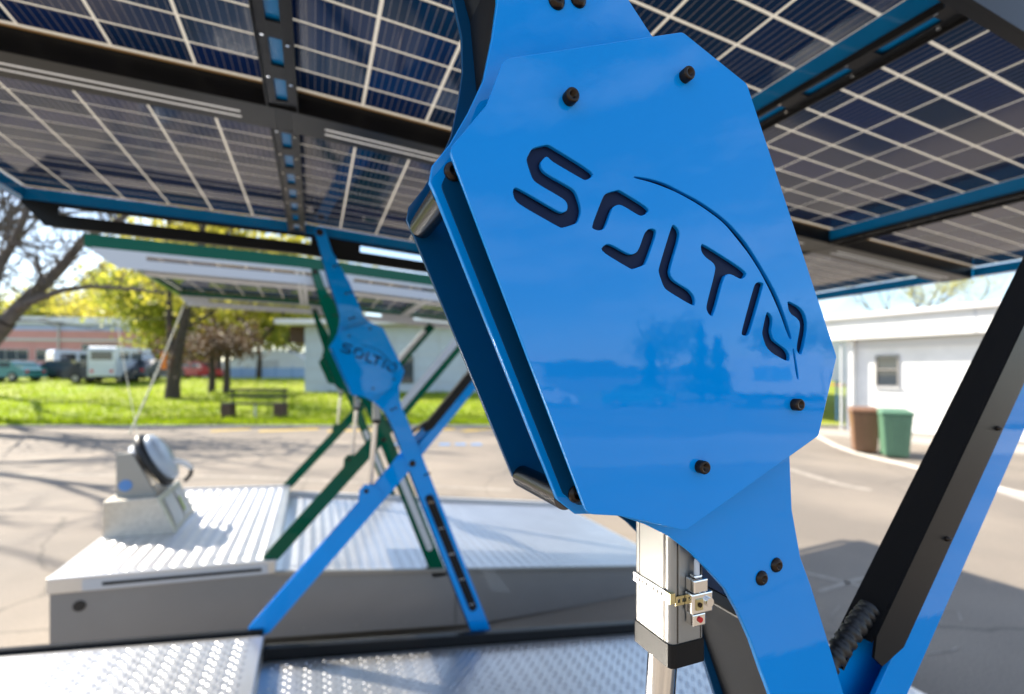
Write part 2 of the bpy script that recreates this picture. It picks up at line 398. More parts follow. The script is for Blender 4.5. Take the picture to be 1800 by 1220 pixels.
# ------------------------------------------------------------------ the solar trailer
CUTS = [(1200,0)]
def px6(l, ox, oy, s): return [(ox+x*s, oy+y*s) for x, y in l]
ZA = (880, 230, 1/6); ZB = (1020, 320, 300/1408); ZC = (1260, 420, 220/1032)
LETTERS = [
 ('letter', px6([(985,440),(960,490),(900,520),(860,505),(560,330),(530,305),(500,275),(480,270),(450,295),(425,330),(425,380),(470,445),(750,600),(800,650),(858,830),(820,950),(790,980),(655,1022),(620,1015),(190,770),(145,710),(130,650),(140,605),(175,595),(590,840),(650,865),(700,845),(712,800),(700,755),(660,710),(370,545),(330,490),(275,320),(280,280),(320,205),(345,180),(480,145),(530,155)], *ZA)),
 ('letter', px6([(1575,820),(1545,870),(1490,895),(1450,885),(1290,785),(1240,775),(1190,800),(1165,850),(1110,1005),(1080,1040),(1030,1050),(985,1035),(960,1015),(1080,700),(1110,660),(1240,622),(1275,635)], *ZA)),
 ('letter', px6([(165,565),(200,520),(245,508),(390,590),(430,600),(470,580),(495,530),(530,425),(560,390),(600,383),(637,405),(545,665),(525,685),(435,718),(410,712)], *ZB)),
 ('letter', px6([(770,350),(810,385),(825,440),(740,720),(745,770),(780,820),(900,890),(940,940),(950,990),(940,1028),(720,895),(690,865),(650,750),(648,715),(755,365)], *ZB)),
 ('letter', px6([(1010,505),(1378,740),(1360,785),(1325,802),(1250,760),(1215,758),(1185,785),(1100,1110),(1065,1095),(1043,1050),(1045,1010),(1120,720),(1110,680),(1085,655),(1030,615),(1000,570),(997,525)], *ZB)),
 ('letter', px6([(325,365),(350,355),(385,365),(385,385),(275,775),(250,798),(215,795),(203,775),(310,385)], *ZC)),
 ('letter', px6([(420,600),(455,635),(465,680),(450,760),(470,830),(510,865),(575,910),(603,960),(597,1020),(420,920),(375,790),(380,745),(408,620)], *ZC)),
 ('letter', px6([(590,510),(715,580),(755,710),(705,955),(675,945),(657,900),(690,730),(685,680),(655,645),(620,625),(595,590),(585,530)], *ZC)),
 ('swoosh', [(1114,309.7),(1140,313.5),(1168,321.5),(1190,332.5),(1233,355),(1276,386),(1307,420),(1326,448),(1350,488),(1367,520),(1381.5,558.6),(1392,592),(1391,597),(1388,596),(1381,578),(1372,552),(1354,511),(1334.6,474),(1315,444),(1296,420),(1271.5,390),(1229,359.5),(1190.5,338),(1165,327.5),(1143,319.5),(1115,312.5)]),
 ('swoosh', px6([(624,903),(639,903),(679,1156),(661,1159)], *ZC)),
]
COVER = [(886,103),(1200,56),(1313,147),(1471,627),(1439,766),(1205,933),(1090,907),(1033,904),(790,262),(856,184)]
COVER_R = [.012,.008,.008,.006,.006,.008,0,.01,.008,0]
HINGE = -.335
LIFT = [0.]                                   # how much higher this unit's canopy is cranked
def zc(a): return LIFT[0]+(2.66+.025*(HINGE-a) if a < HINGE else 2.66-.067*(a-HINGE))
SEAMS = [-1.44, HINGE, .82, 1.90, 3.0]

def bolt_cap(p, parent, r=.0055, h=.007):
    """socket-head cap screw pointing at -b"""
    mb = MB(); m = Matrix.Translation(p) @ Matrix.Rotation(R(90), 4, 'X')
    mb.lathe([(0, h*.35), (r*.5, h*.35), (r*.55, h), (r*.88, h), (r, h*.86), (r, 0)], 20, m)
    return mb.build('socket_bolt', M['bolt'], parent)
def bolt_button(p, parent, r=.0072, m_=None):
    mb = MB(); m = Matrix.Translation(p) @ Matrix.Rotation(R(90), 4, 'X')
    mb.lathe([(0, .0012), (r*.36, .0012), (r*.40, .0042), (r*.6, .004), (r*.9, .0022), (r, .0008), (r, 0)], 20, m)
    return mb.build('button_bolt', m_ or M['bolt'], parent)
def a_beam(mb, a0, a1, b0, b1, d0, d1):
    """piece under the panels running lengthways, from d1 to d0 below the panel plane"""
    cuts = [a0]+([HINGE] if a0 < HINGE < a1 else [])+[a1]
    for p, q in zip(cuts[:-1], cuts[1:]):
        mb.hexa([(p,b0,zc(p)-d1),(q,b0,zc(q)-d1),(q,b1,zc(q)-d1),(p,b1,zc(p)-d1)], [(p,b0,zc(p)-d0),(q,b0,zc(q)-d0),(q,b1,zc(q)-d0),(p,b1,zc(p)-d0)])

def frame_outline():
    p = [(-.254,2.622),(-.245,2.638),(-.226,2.645),(-.207,2.638),(-.196,2.617),(-.165,2.518),(-.076,2.356),(-.018,2.216),(-.008,2.187),(.015,2.164),(.05,2.14),(.09,2.105),(.204,1.885),(.186,1.83),(.183,1.787),(.186,1.735),(.198,1.686),(.213,1.655),(.241,1.587),(.30,1.44),(.755,.262),(.64,.262),(.17,1.52),(.156,1.559),(.145,1.583),(.131,1.616),(.116,1.644),(.099,1.67),(.08,1.689),(.058,1.71),(.033,1.728),(.008,1.741),(-.02,1.752),(-.05,1.756),(-.06,1.757),(-.076,1.77),(-.174,1.998),(-.179,2.008),(-.177,2.02),(-.164,2.038),(-.15,2.064),(-.138,2.091),(-.131,2.125),(-.127,2.153),(-.128,2.185),(-.140,2.235),(-.182,2.36)]
    return p
FRAME = frame_outline()

def build_frame(root, b0, pal, letters, detail):
    P, K = pal['paint'], pal['trim']
    holes = [chaikin(az(pts, 0), 2) for _, pts in LETTERS] if letters else []
    co = az(COVER, 0)
    cover = plate('cover_plate', fillet(co, COVER_R, 5), holes, b0, .0038, P, root, .0005)
    if letters:
        for (nm, pts), h in zip(LETTERS, holes):
            c = Vector((sum(x for x, _ in h)/len(h), sum(y for _, y in h)/len(h)))
            g = MB(); q = [tuple(c+(Vector(p)-c)*1.0) for p in h]
            # inlay sits in the recess, 3 mm behind the face, a hair larger than its cut-out
            big = [tuple(Vector(p)+(Vector(p)-c).normalized()*.0006) for p in q]
            n = len(big); ar = sum(big[i][0]*big[(i+1) % n][1]-big[(i+1) % n][0]*big[i][1] for i in range(n))
            if ar < 0: big = big[::-1]
            pl = plate(nm, big, [], b0+.0041, .001, M['letter'], cover, .0001)
    if letters:                                          # dark sheet added behind the cut-outs to deepen the shade between plates
        cc = Vector((.03, 1.94)); plate('shade_backing', fillet([tuple(cc+(Vector(p)-cc)*.985) for p in co], .008, 4), [], b0+.0053, .0015, M['letter'], cover, .0002)
    for u, v in ((1000,174),(1203,135),(1396,711),(1230,820)):
        p = on_b(u, v, 0); bolt_cap((p.x, b0, p.z), cover)
        g = MB(); g.cyl((p.x, b0+.0070, p.z), (p.x, b0+.0295, p.z), .006, n=12); g.build('standoff', M['bolt'], cover)
    for bb in (.03, .124):
        side = plate('side_plate', FRAME, [], b0+bb, .0055, P if bb == .03 else pal['gap_shade'], root, .0008)  # rear plate coloured darker, shade of the gap painted in
        if bb == .03:
            for u, v in ((1338,1016),(1364,993),(978,2),(1016,-1)):
                p = on_b(u, v, .03); bolt_button((p.x, b0+bb, p.z), side)
            for u, v in ((796,303),(1011,868)):
                p = on_b(u, v, .03); bolt_button((p.x, b0+bb-.0012, p.z), side, .0072)
            # added dark sheet behind the cover, standing in for the gap's shade
            plate('gap_shade_sheet', fillet([(-.171,2.006),(-.160,2.03),(-.10,2.06),(.02,2.10),(.09,2.08),(.175,1.885),(.16,1.82),(.02,1.775),(-.058,1.764),(-.072,1.775)], .006, 3), [], b0+bb-.0011, .001, pal['gap_shade'], side, .0002)
            for a, z in ((-.226,2.612),(.257,1.37)):
                bolt_button((a, b0+bb, z), side, .019)
            for k in range(2):
                for a, z in ((-.095, 2.30), (.33, 1.30), (-.155, 2.44)):
                    bolt_button((a+k*.022, b0+bb, z+k*.008), side)
            # slim insert along the lower arm, with pairs of screws
            ins = MB(); p0 = Vector((.353, 1.165)); p1 = Vector((.610, .505)); d = (p1-p0).normalized(); q = Vector((-d.y, d.x))*.024
            pl = []
            for k in range(9): t = math.pi/2+k*math.pi/8; pl.append(tuple(p0+q*math.cos(t-math.pi/2)*1-d*math.sin(t-math.pi/2)*.024))
            for k in range(9): t = k*math.pi/8; pl.append(tuple(p1-q*math.cos(t)+d*math.sin(t)*.024))
            ins.prism(pl, b0+bb-.0045, b0+bb-.0003); io = ins.build('arm_insert', K, side, label=pal['insert_label'])
            for k in range(5):
                s = p0.lerp(p1, .03+.235*k)
                for e in (-.008, .008):
                    g = MB(); g.cyl((s.x+e, b0+bb-.0044, s.y), (s.x+e, b0+bb-.006, s.y), .004, n=8); g.build('screw', M['chrome'], side)
    # rods that hold the two plates apart
    for a, z in ((-.1655, 2.0035), (-.066, 1.770), (.165, 1.89), (.05, 2.10)):
        g = MB(); g.cyl((a, b0+.0357, z), (a, b0+.1238, z), .0105, n=24); g.build('spacer_rod', pal['rod'], root)
    # dark channels folded inside the two arms
    low = MB(); low.prism([(.142,1.640),(.166,1.618),(.32,1.24),(.69,.30),(.665,.30),(.28,1.27),(.148,1.60),(.136,1.628)], b0+.0365, b0+.123)
    low.build('inner_channel', K, root, bevel=.002)
    up = MB(); up.prism([(-.112,2.12),(-.085,2.16),(-.085,2.20),(-.15,2.36),(-.218,2.55),(-.228,2.55),(-.170,2.36),(-.120,2.2)], b0+.0365, b0+.123)
    up.build('inner_channel', K, root, bevel=.002)
    # cross member of the scissor: two blue plates and the cable channel clamped on it
    ul = Vector((.237, .276)).normalized(); nl = Vector((-ul.y, ul.x))
    rt = Vector((.624, 1.775))
    def st(s, w): q = rt+ul*s+nl*w; return (q.x, q.y)
    top = (2.47-1.775)/ul.y; bot = (1.30-1.775)/ul.y
    lo = Vector((-.515, .560))
    for bb in (.038, .0665):
        wf = .053 if bb == .038 else .10
        outl = [st(top,0), st(top,wf), st(bot+.10,wf), st(bot+.04,.10), st(bot,.10), (lo.x-.052, lo.y+.03), (lo.x-.03, lo.y-.01), (lo.x+.05, lo.y), st(bot-.02, 0)]
        x = plate('cross_member', fillet(outl, .02, 3), [], b0+bb, .0055, P, root, .0008)
        if bb == .038: xm = x
    g = MB()
    g.prism([st(top-.02,.004), st(top-.02,.007), st(bot,.007), st(bot-.02,.004)], b0+.0445, b0+.066)
    g.build('member_web', P, root)
    g = MB(); c0, c1 = -.365, top-.12
    w0, w1 = .050, .1005
    g.prism([st(c0+.035,w0), st(c1,w0), st(c1,w1), st(c0+.02,w1), st(c0,w1-.012), st(c0,w0+.02)], b0+.0338, b0+.0368)     # front flange
    def slab(mb, wA, wB, s0, s1, bA, bB):
        a, b, c, d = st(s0, wA), st(s1, wA), st(s1, wB), st(s0, wB)
        mb.prism([a, b, c, d], bA, bB)
    slab(g, w1-.003, w1, c0+.012, c1, b0+.0370, b0+.072); slab(g, w1-.003, w1, c0-.03, c0+.0119, b0+.050, b0+.072)
    ch = g.build('cable_channel', K, root, bevel=.0012)
    for s in (-.19, -.02, .2):
        p = st(s, w0+.012); bolt_button((p[0], b0+.0338, p[1]), ch, .0032, M['bolt'])
    # corrugated conduit leaving the channel
    g = MB(); pts = [on_b(1540, 1078, b0*0+.052), on_b(1526, 1094, .052), on_b(1510, 1117, .05), on_b(1492, 1143, .05), on_b(1472, 1172, .05), on_b(1445, 1205, .053), on_b(1420, 1232, .056)]
    fine = []
    for i in range(len(pts)-1):
        for k in range(16): fine.append(pts[i].lerp(pts[i+1], k/16))
    fine = [Vector((p.x+nl.x*.013, p.y+b0, p.z+nl.y*.013)) for p in fine]
    g.tube(fine, [(.0115 if (i % 8) in (2, 3, 4, 5) else .0088) for i in range(len(fine))], 16)
    g.build('corrugated_conduit', M['black_rubber'], root)
    # lifting column with its rod
    act = MB()
    x0, x1, y0, y1 = .046, .0845, .0425, .0955
    prof = fillet([(x0,y0),(x1,y0),(x1,y1),(x0,y1)], [.007,.003,.007,.003], 4)
    def ext(mb, pr, z0, z1, grow=0.):
        cx = (x0+x1)/2; cy = (y0+y1)/2
        pr = [(cx+(x-cx)*(1+grow/(x1-x0)*2), b0+cy+(y-cy)*(1+grow/(y1-y0)*2)) for x, y in pr]; n = len(pr)
        A = [(x, y, z0) for x, y in pr]; B = [(x, y, z1) for x, y in pr]
        mb.poly(A[::-1]); mb.poly(B); mb.add(A+B, [(k, (k+1) % n, n+(k+1) % n, n+k) for k in range(n)])
    ext(act, prof, 1.622, 1.86)
    for xa in (x0+.002, x1-.002): pass
    ao = act.build('actuator', M['alu'], root)
    g = MB(); g.box(x0-.0008, x0+.0004, b0+y0+.0085, b0+y1-.0085, 1.6225, 1.859); g.build('column_face', M['alu'], ao, bevel=.0006)
    g = MB(); g.box(x0+.009, x1-.0045, b0+y0-.0007, b0+y0+.0004, 1.6225, 1.859); g.build('column_face', M['alu'], ao, bevel=.0006)
    for y in (y0+.0075, y1-.0075):
        g = MB(); g.box(x0-.0003, x0+.0003, b0+y-.0006, b0+y+.0006, 1.6226, 1.858); g.build('groove', M['dark_steel'], ao)
    for x in (x0+.0078, x1-.0036):
        g = MB(); g.box(x-.0006, x+.0006, b0+y0-.0003, b0+y0+.0003, 1.6226, 1.858); g.build('groove', M['dark_steel'], ao)
    g = MB(); ext(g, prof, 1.6005, 1.6218, .0012); g.build('end_cap', M['black'], ao, bevel=.001)
    g = MB(); g.cyl((.061, b0+.071, 1.602), (.03, b0+.071, 1.24), .0142, n=28); g.build('rod', M['chrome'], ao)
    g = MB()
    for xx, yy in ((x0+.006, y0+.006), (x1-.006, y0+.006), (x0+.006, y1-.006)):
        g.cyl((xx, b0+yy, 1.598), (xx, b0+yy, 1.6006), .0035, n=10)
    g.build('cap_screw', M['chrome'], ao)
    if detail:
        def cz(v): return on_b(1172, v, .0425).z
        zs = cz(1052)
        # perforated strap: short links with holes between two rails
        g = MB(); h = .0042
        g.box(x0-.0022, x0-.0014, b0+y0+.004, b0+y1, zs+h-.0022, zs+h); g.box(x0-.0022, x0-.0014, b0+y0+.004, b0+y1, zs-h, zs-h+.0022)
        for k in range(9): y = b0+y0+.006+k*.0055; g.box(x0-.0022, x0-.0014, y, y+.0026, zs-h+.0021, zs+h-.0021)
        g.build('strap', M['chrome'], ao)
        zt = zs-.0035; g = MB()
        g.box(x0+.004, x0+.021, b0+y0-.0022, b0+y0-.0014, zt+h-.0024, zt+h); g.box(x0+.004, x0+.021, b0+y0-.0022, b0+y0-.0014, zt-h, zt-h+.0024)
        for k in range(4): x = x0+.004+k*.0052; g.box(x, x+.0024, b0+y0-.0022, b0+y0-.0014, zt-h+.0023, zt+h-.0023)
        g.box(x0-.0022, x0+.0035, b0+y0-.0022, b0+y0+.004, zs-h-.001, zs+h)
        g.build('strap', M['zinc'], ao)
        s0 = x0+.016
        g = MB(); g.box(s0, s0+.016, b0+y0-.013, b0+y0-.0012, zt+.009, zt+.021); g.box(s0+.003, s0+.012, b0+y0-.0105, b0+y0-.003, zt+.0212, zt+.024)
        sw = g.build('limit_switch', M['chrome'], ao, bevel=.0012)
        g = MB(); g.box(s0-.002, s0+.022, b0+y0-.0125, b0+y0-.0024, zt-.010, zt+.0085); g.build('clamp_bracket', M['chrome'], ao, bevel=.0012)
        g = MB(); g.box(s0+.002, s0+.0095, b0+y0-.0136, b0+y0-.0126, zt-.006, zt+.004); g.build('clamp_plate', M['zinc'], ao)
        g = MB(); g.cyl((s0+.016, b0+y0-.0126, zt), (s0+.016, b0+y0-.0155, zt), .0042, n=16); g.build('clamp_screw', M['chrome'], ao)
        g = MB(); g.cyl((s0+.0055, b0+y0-.0137, zt-.001), (s0+.0055, b0+y0-.0146, zt-.001), .0022, n=12); g.build('clamp_screw', M['bolt'], ao)
        g = MB(); g.box(s0, s0+.0145, b0+y0-.0115, b0+y0-.0016, zt-.0215, zt-.0105); g.build('sensor_body', M['chrome'], ao, bevel=.001)
        g = MB(); g.cyl((s0+.0075, b0+y0-.0116, zt-.0155), (s0+.0075, b0+y0-.0128, zt-.0155), .0026, n=14); g.build('indicator_light', M['red'], ao)
        g = MB(); k0 = Vector((s0+.008, b0+y0-.007, zt+.023))
        g.tube([k0, k0+Vector((.0002, 0, .012)), k0+Vector((.003, .001, .024)), k0+Vector((.010, .003, .034)), k0+Vector((.020, .006, .040)), k0+Vector((.034, .012, .042))], .0026, 10)
        g.build('cable', pal['cable'], ao)
    # clevis that ties the rod to the cross member
    g = MB(); g.prism([(-.035,1.13),(-.028,1.245),(.0,1.275),(.045,1.265),(.085,1.235),(.09,1.17)], b0+.038-.006, b0+.038-.0005)
    cl = g.build('clevis', P, root, bevel=.001)
    bolt_button((.008, b0+.0318, 1.238), cl, .013)
    return cover

def build_unit(root, pal, letters, real_cells, lid_slope, SEAMS):
    A_END = SEAMS[-1]; A0 = SEAMS[0]
    P, K = pal['paint'], pal['trim']
    cover_near = build_frame(root, 0., pal, letters, True)
    build_frame(root, 2.4, pal, letters, False)
    # ---- canopy edge beams and rails
    g = MB()                                             # far edge beam: a tall web with long lightening slots
    for d0, d1, aa in ((.050, .068, A0), (.100, .158, A0+.08)):
        a_beam(g, aa, A_END-.04, 2.470, 2.476, d0, d1)
    g.prism([(A0, zc(A0)-.067), (A0+.0799, zc(A0+.08)-.157), (A0+.0799, zc(A0+.08)-.068)], 2.470, 2.476)
    slots = [(-1.31, -.27), (-.02, .55), (.95, 1.75), (2.0, A_END-.2)]
    edges = [A0+.08]+[x for q in slots for x in q]+[A_END-.04]
    for i in range(0, len(edges), 2): a_beam(g, edges[i], edges[i+1], 2.470, 2.476, .068, .100)
    a_beam(g, -1.34, A_END-.04, 2.4762, 2.500, .154, .158)
    g.build('edge_beam', K, root)
    g = MB()
    if pal['rail_front']:
        a_beam(g, A0+.02, A_END-.02, .150, .1565, .0865, .112); a_beam(g, A0+.16, A_END-.02, .150, .1565, .140, .205)
        g.prism([(A0+.02, zc(A0)-.1121), (A0+.1599, zc(A0+.16)-.205), (A0+.1599, zc(A0+.16)-.1121)], .150, .1565)
        sl = [(-1.27, -.2), (.05, .8), (1.0, 1.8), (2.0, 2.8)]; edges = [A0+.16]+[x for q in sl for x in q]+[A_END-.02]
        for i in range(0, len(edges), 2): a_beam(g, edges[i], edges[i+1], .150, .1565, .112, .140)
    else:
        a_beam(g, -1.44, A_END-.02, .150, .1565, .002, .092); a_beam(g, -1.40, A_END-.04, .1567, .175, .088, .092)
    g.build('edge_beam', K, root)
    for b in (.150 if pal['rail_front'] else .157, 2.452):
        g = MB(); a_beam(g, A0-.02, A_END+.02, b, b+.042, .002, .086 if b == .150 else .0495); g.build('edge_rail', pal['rail'], root)
    for a in (A0-.02, A_END-.015):
        g = MB(); g.box(a, a+.04, .200, 2.450, zc(a+.02)-.05, zc(a+.02)-.003); g.build('edge_rail', pal['rail'], root)
    # ---- the double-slotted beam along the middle
    g = MB(); d0, d1 = .004, .060
    a_beam(g, A0+.02, A_END-.02, 1.1698, 1.173, -.007, d1); a_beam(g, A0+.02, A_END-.02, 1.297, 1.3002, -.007, d1)
    for s, e in zip(SEAMS[:-1], SEAMS[1:]):
        s_, e_ = s+.02, e-.02
        for b0, b1 in ((1.1732, 1.2245), (1.2365, 1.2555), (1.2675, 1.2968)): a_beam(g, s_, e_, b0, b1, d1-.003, d1)
        for b0, b1 in ((1.2245, 1.2365), (1.2555, 1.2675)):
            a_beam(g, s_, s_+.09, b0, b1, d1-.003, d1); a_beam(g, e_-.09, e_, b0, b1, d1-.003, d1)
    mbm = g.build('middle_beam', K, root)
    for s, e in zip(SEAMS[:-1], SEAMS[1:]):
        for b0, b1 in ((1.2247, 1.2363), (1.2557, 1.2673)):
            g = MB(); a_beam(g, s+.111, e-.111, b0, b1, d1-.004, d1-.0005); g.build('light_strip', M['white'], mbm)
    for s in SEAMS[1:-1]: g = MB(); g.box(s-.0185, s+.0185, 1.1732, 1.2968, zc(s)-.0595, zc(s)-.0565); g.build('beam_joint_plate', K, root)
    # ---- cross rails with slotted black channels under them
    for s in SEAMS[1:-1]:
        for b0, b1, n in ((.20, 1.168, 6), (1.302, 2.45, 7)):
            z = zc(s)
            g = MB(); g.box(s-.030, s+.030, b0, b1, z-.045, z+.0008); g.build('cross_rail', pal['rail'], root)
            g = MB(); zt = z-.053; hw = .036
            g.box(s-hw, s-.014, b0, b1, zt, zt+.003); g.box(s+.014, s+hw, b0, b1, zt, zt+.003)
            L_ = (b1-b0)/n; ed = b0
            for k in range(n):
                c = b0+L_*(k+.5); g.box(s-.0138, s+.0138, ed, c-L_*.33, zt, zt+.003); ed = c+L_*.33
            g.box(s-.0138, s+.0138, ed, b1, zt, zt+.003)
            g.box(s-hw-.003, s-hw, b0, b1, zt-.010, zt+.0055); g.box(s+hw, s+hw+.003, b0, b1, zt-.010, zt+.0055)
            ch = g.build('slotted_channel', K, root)
            for k in range(n):
                for e in (-.025, .025):
                    q = MB(); c = b0+L_*k+.02; q.cyl((s+e, c+.02*(e > 0), zt-.0002), (s+e, c+.02*(e > 0), zt-.003), .0042, n=8); q.build('rivet', M['chrome'], ch)
    # ---- solar panels
    cells = []
    for s, e in zip(SEAMS[:-1], SEAMS[1:]):
        for b0, b1 in ((.202, 1.1665), (1.3035, 2.449)):
            a0, a1 = s+.012, e-.012
            tilt = math.atan2(zc(a1)-zc(a0), a1-a0); ca, cb = (a0+a1)/2, (b0+b1)/2
            Lx = (a1-a0)/math.cos(tilt); Ly = b1-b0
            g = MB(); g.box(-Lx/2, Lx/2, -Ly/2, Ly/2, .0018, .007)
            p = g.build('solar_panel', M['backsheet'], root, loc=(ca, cb, zc(ca)), rot=(0, -tilt, 0))
            for y_ in (-Ly/2-.003, Ly/2-.002): g = MB(); g.box(-Lx/2, Lx/2, y_, y_+.005, -.001, .0072); g.build('edge_seal', M['seal'], p)
            ny = 10 if Ly < 1.05 else 12
            px_, py_ = (Lx-.03)/6, (Ly-.03)/ny
            for i in range(6):
                for j in range(ny):
                    x = -Lx/2+.015+px_*(i+.5); y = -Ly/2+.015+py_*(j+.5)
                    cells.append((p, x, y, px_-.0085, py_-.0090))
    def size_of(c):
        p, x, y, *_ = c
        wp = p.location+root.location+Vector((x, y, 0)); d = wp-CAM
        X, Y = AX*d.x-AY*d.y, AY*d.x+AX*d.y
        if Y < .1: return 0
        u, v = 900+F_PX*X/Y, V_H-F_PX*d.z/Y
        if not (-80 < u < 1880 and -80 < v < 1300): return 0
        if letters and 800 < u < 1200 and v < 260: return 1e-4/Y
        return 1/Y**2
    cells.sort(key=size_of, reverse=True)
    cache = {}
    for k, (p, x, y, w_, h_) in enumerate(cells[:300] if real_cells else []):
        key = (round(w_, 4), round(h_, 4))
        if key not in cache:
            g = MB(); g.poly([(x_*w_/2, y_*h_/2, -.0002) for x_, y_ in ((-1,-1),(-1,1),(1,1),(1,-1))])
            g.add([(x_*w_/2, y_*h_/2, z_) for z_ in (-.0002, .0016) for x_, y_ in ((-1,-1),(1,-1),(1,1),(-1,1))], ((0,1,5,4),(1,2,6,5),(2,3,7,6),(3,0,4,7),(4,5,6,7)))
            cache[key] = g.mesh('solar_cell', M['cell'])
        link('solar_cell', cache[key], p, loc=(x, y, 0))
    rest = cells[300:] if real_cells else cells
    g = MB()
    for p, x, y, w_, h_ in rest:
        m = Matrix.Translation(p.location) @ p.rotation_euler.to_matrix().to_4x4() @ Matrix.Translation((x, y, 0))
        g.box(-w_/2, w_/2, -h_/2, h_/2, -.0002, .0016, m)
    g.build('solar_cells', M['cell'], root, kind='stuff')
    # ---- deck: raised lid on the left, lower ramp sloping down to the right
    zl = lambda a: .571-lid_slope*(a+.49)
    zd = lambda a: max(.475-.135*(a+.47), -.185)
    hb = lambda a: max(.20-.125*(a+1.95), Z0+.005)
    g = MB()
    xs = [-1.725, -.49, .5, 1.02, 2.0, 3.05]
    for p, q in zip(xs[:-1], xs[1:]):
        tp = (zl(p)-.10, zl(q)-.10) if q <= -.48 else (zd(p)-.006, zd(q)-.006)
        g.hexa([(p,.03,hb(p)),(q,.03,hb(q)),(q,2.40,hb(q)),(p,2.40,hb(p))], [(p,.03,tp[0]),(q,.03,tp[1]),(q,2.40,tp[1]),(p,2.40,tp[0])])
    hull = g.build('hull', pal['hull'], root)
    for a, z in ((-1.58, zl(-1.58)-.19),):
        g = MB(); g.cyl((a, .030, z), (a, .024, z), .033, n=20); g.build('hull_plug', M['black_rubber'], hull)
    g = MB()
    for k in range(9):
        a = -.3+k*.36; g.cyl((a, .030, hb(a)+.05), (a, .026, hb(a)+.05), .008, n=8)
    g.build('hull_rivets', M['alu'], hull, kind='stuff')
    g = MB(); g.box(.82, .824, .0275, .0298, hb(.82)+.01, zd(.82)-.02); g.build('hull_seam', M['black'], hull)
    g = MB(); p, q = -1.735, -.485
    g.hexa([(p,.012,zl(p)-.098),(q,.012,zl(q)-.098),(q,2.418,zl(q)-.098),(p,2.418,zl(p)-.098)], [(p,.012,zl(p)),(q,.012,zl(q)),(q,2.418,zl(q)),(p,2.418,zl(p))])
    lid = g.build('deck_lid', M['tread'], root, bevel=.006)
    g = MB(); p, q = -1.56, -.53
    g.hexa([(p,.0085,zl(p)-.092),(q,.0085,zl(q)-.092),(q,.0116,zl(q)-.092),(p,.0116,zl(p)-.092)], [(p,.0085,zl(p)-.022),(q,.0085,zl(q)-.022),(q,.0116,zl(q)-.022),(p,.0116,zl(p)-.022)])
    g.build('slot_plate', M['light_grey'], lid)
    g = MB(); p, q = -1.46, -.57
    g.hexa([(p,.0052,zl(p)-.068),(q,.0052,zl(q)-.068),(q,.0082,zl(q)-.068),(p,.0082,zl(p)-.068)], [(p,.0052,zl(p)-.048),(q,.0052,zl(q)-.048),(q,.0082,zl(q)-.048),(p,.0082,zl(p)-.048)])
    g.build('slot', M['black'], lid)
    g = MB()
    p, q = -.484, 3.06
    g.hexa([(p,.045,zd(p)-.005),(q,.045,zd(q)-.005),(q,2.33,zd(q)-.005),(p,2.33,zd(p)-.005)], [(p,.045,zd(p)),(q,.045,zd(q)),(q,2.33,zd(q)),(p,2.33,zd(p))])
    dk = g.build('deck_plate', M['tread'], root)
    for bA, bB, hh, mm, nm in ((2.345, 2.388, .055, pal['sill'], 'deck_sill'), (2.392, 2.44, .03, M['alu'], 'deck_trim'), (.012, .042, .012, M['alu'], 'deck_trim')):
        g = MB(); g.hexa([(p,bA,zd(p)-.02),(q,bA,zd(q)-.02),(q,bB,zd(q)-.02),(p,bB,zd(p)-.02)], [(p,bA,zd(p)+hh),(q,bA,zd(q)+hh),(q,bB,zd(q)+hh),(p,bB,zd(p)+hh)])
        g.build(nm, mm, root, bevel=.003)
    g = MB(); p, q = -1.74, -.49
    g.hexa([(p,2.421,zl(p)-.07),(q,2.421,zl(q)-.07),(q,2.45,zl(q)-.07),(p,2.45,zl(p)-.07)], [(p,2.421,zl(p)+.018),(q,2.421,zl(q)+.018),(q,2.45,zl(q)+.018),(p,2.45,zl(p)+.018)])
    g.build('deck_sill', pal['sill'], root, bevel=.003)
    for nm, par, x0, x1, y0, y1, zf, sl in (('tread_bumps', lid, -1.72, -.50, .03, 2.40, zl, lid_slope), ('tread_bumps', dk, -.47, 3.04, .06, 2.32, zd, .135)):
        g = MB(); pit = .043; j = 0; y = y0+.02
        while y < y1-.02:
            i = 0; x = x0+.03+(j % 2)*pit/2
            while x < x1-.03:
                ang = R(45) if (i+j) % 2 else R(-45)
                c_, s_ = math.cos(ang)*.018, math.sin(ang)*.018; z = zf(x)
                pts = [(x-c_, y-s_, z-sl*-c_), (x+s_*.42, y-c_*.42, z-sl*s_*.42), (x+c_, y+s_, z-sl*c_), (x-s_*.42, y+c_*.42, z+sl*s_*.42), (x, y, z+.0062)]
                g.add(pts, ((0,1,4),(1,2,4),(2,3,4),(3,0,4)), True)
                x += pit; i += 1
            y += pit*.62; j += 1
        g.build(nm, M['tread'], par, kind='stuff')
    return dk, zl, zd

PAL_BLUE = dict(paint=M['blue'], rail=M['rail_blue'], gap_shade=M['shade_blue'], rail_front=False, trim=M['black'], rod=M['dark_steel'], cable=M['light_grey'], hull=M['hull'], sill=M['black'], insert_label='black insert screwed along the arm')
PAL_GREEN = dict(paint=M['green'], rail=M['green'], gap_shade=M['shade_green'], rail_front=True, trim=M['light_grey'], rod=M['alu'], cable=M['black_rubber'], hull=M['hull'], sill=M['light_grey'], insert_label='pale grey insert screwed along the arm')
blue_unit = thing('solar_trailer', 'blue scissor-legged solar trailer with black trim and big lettered cover plate in front', 'solar trailer', (0, 0, 0), 0, 'folding solar trailers')
dk, zlb, zdb = build_unit(blue_unit, PAL_BLUE, True, True, .11, SEAMS)
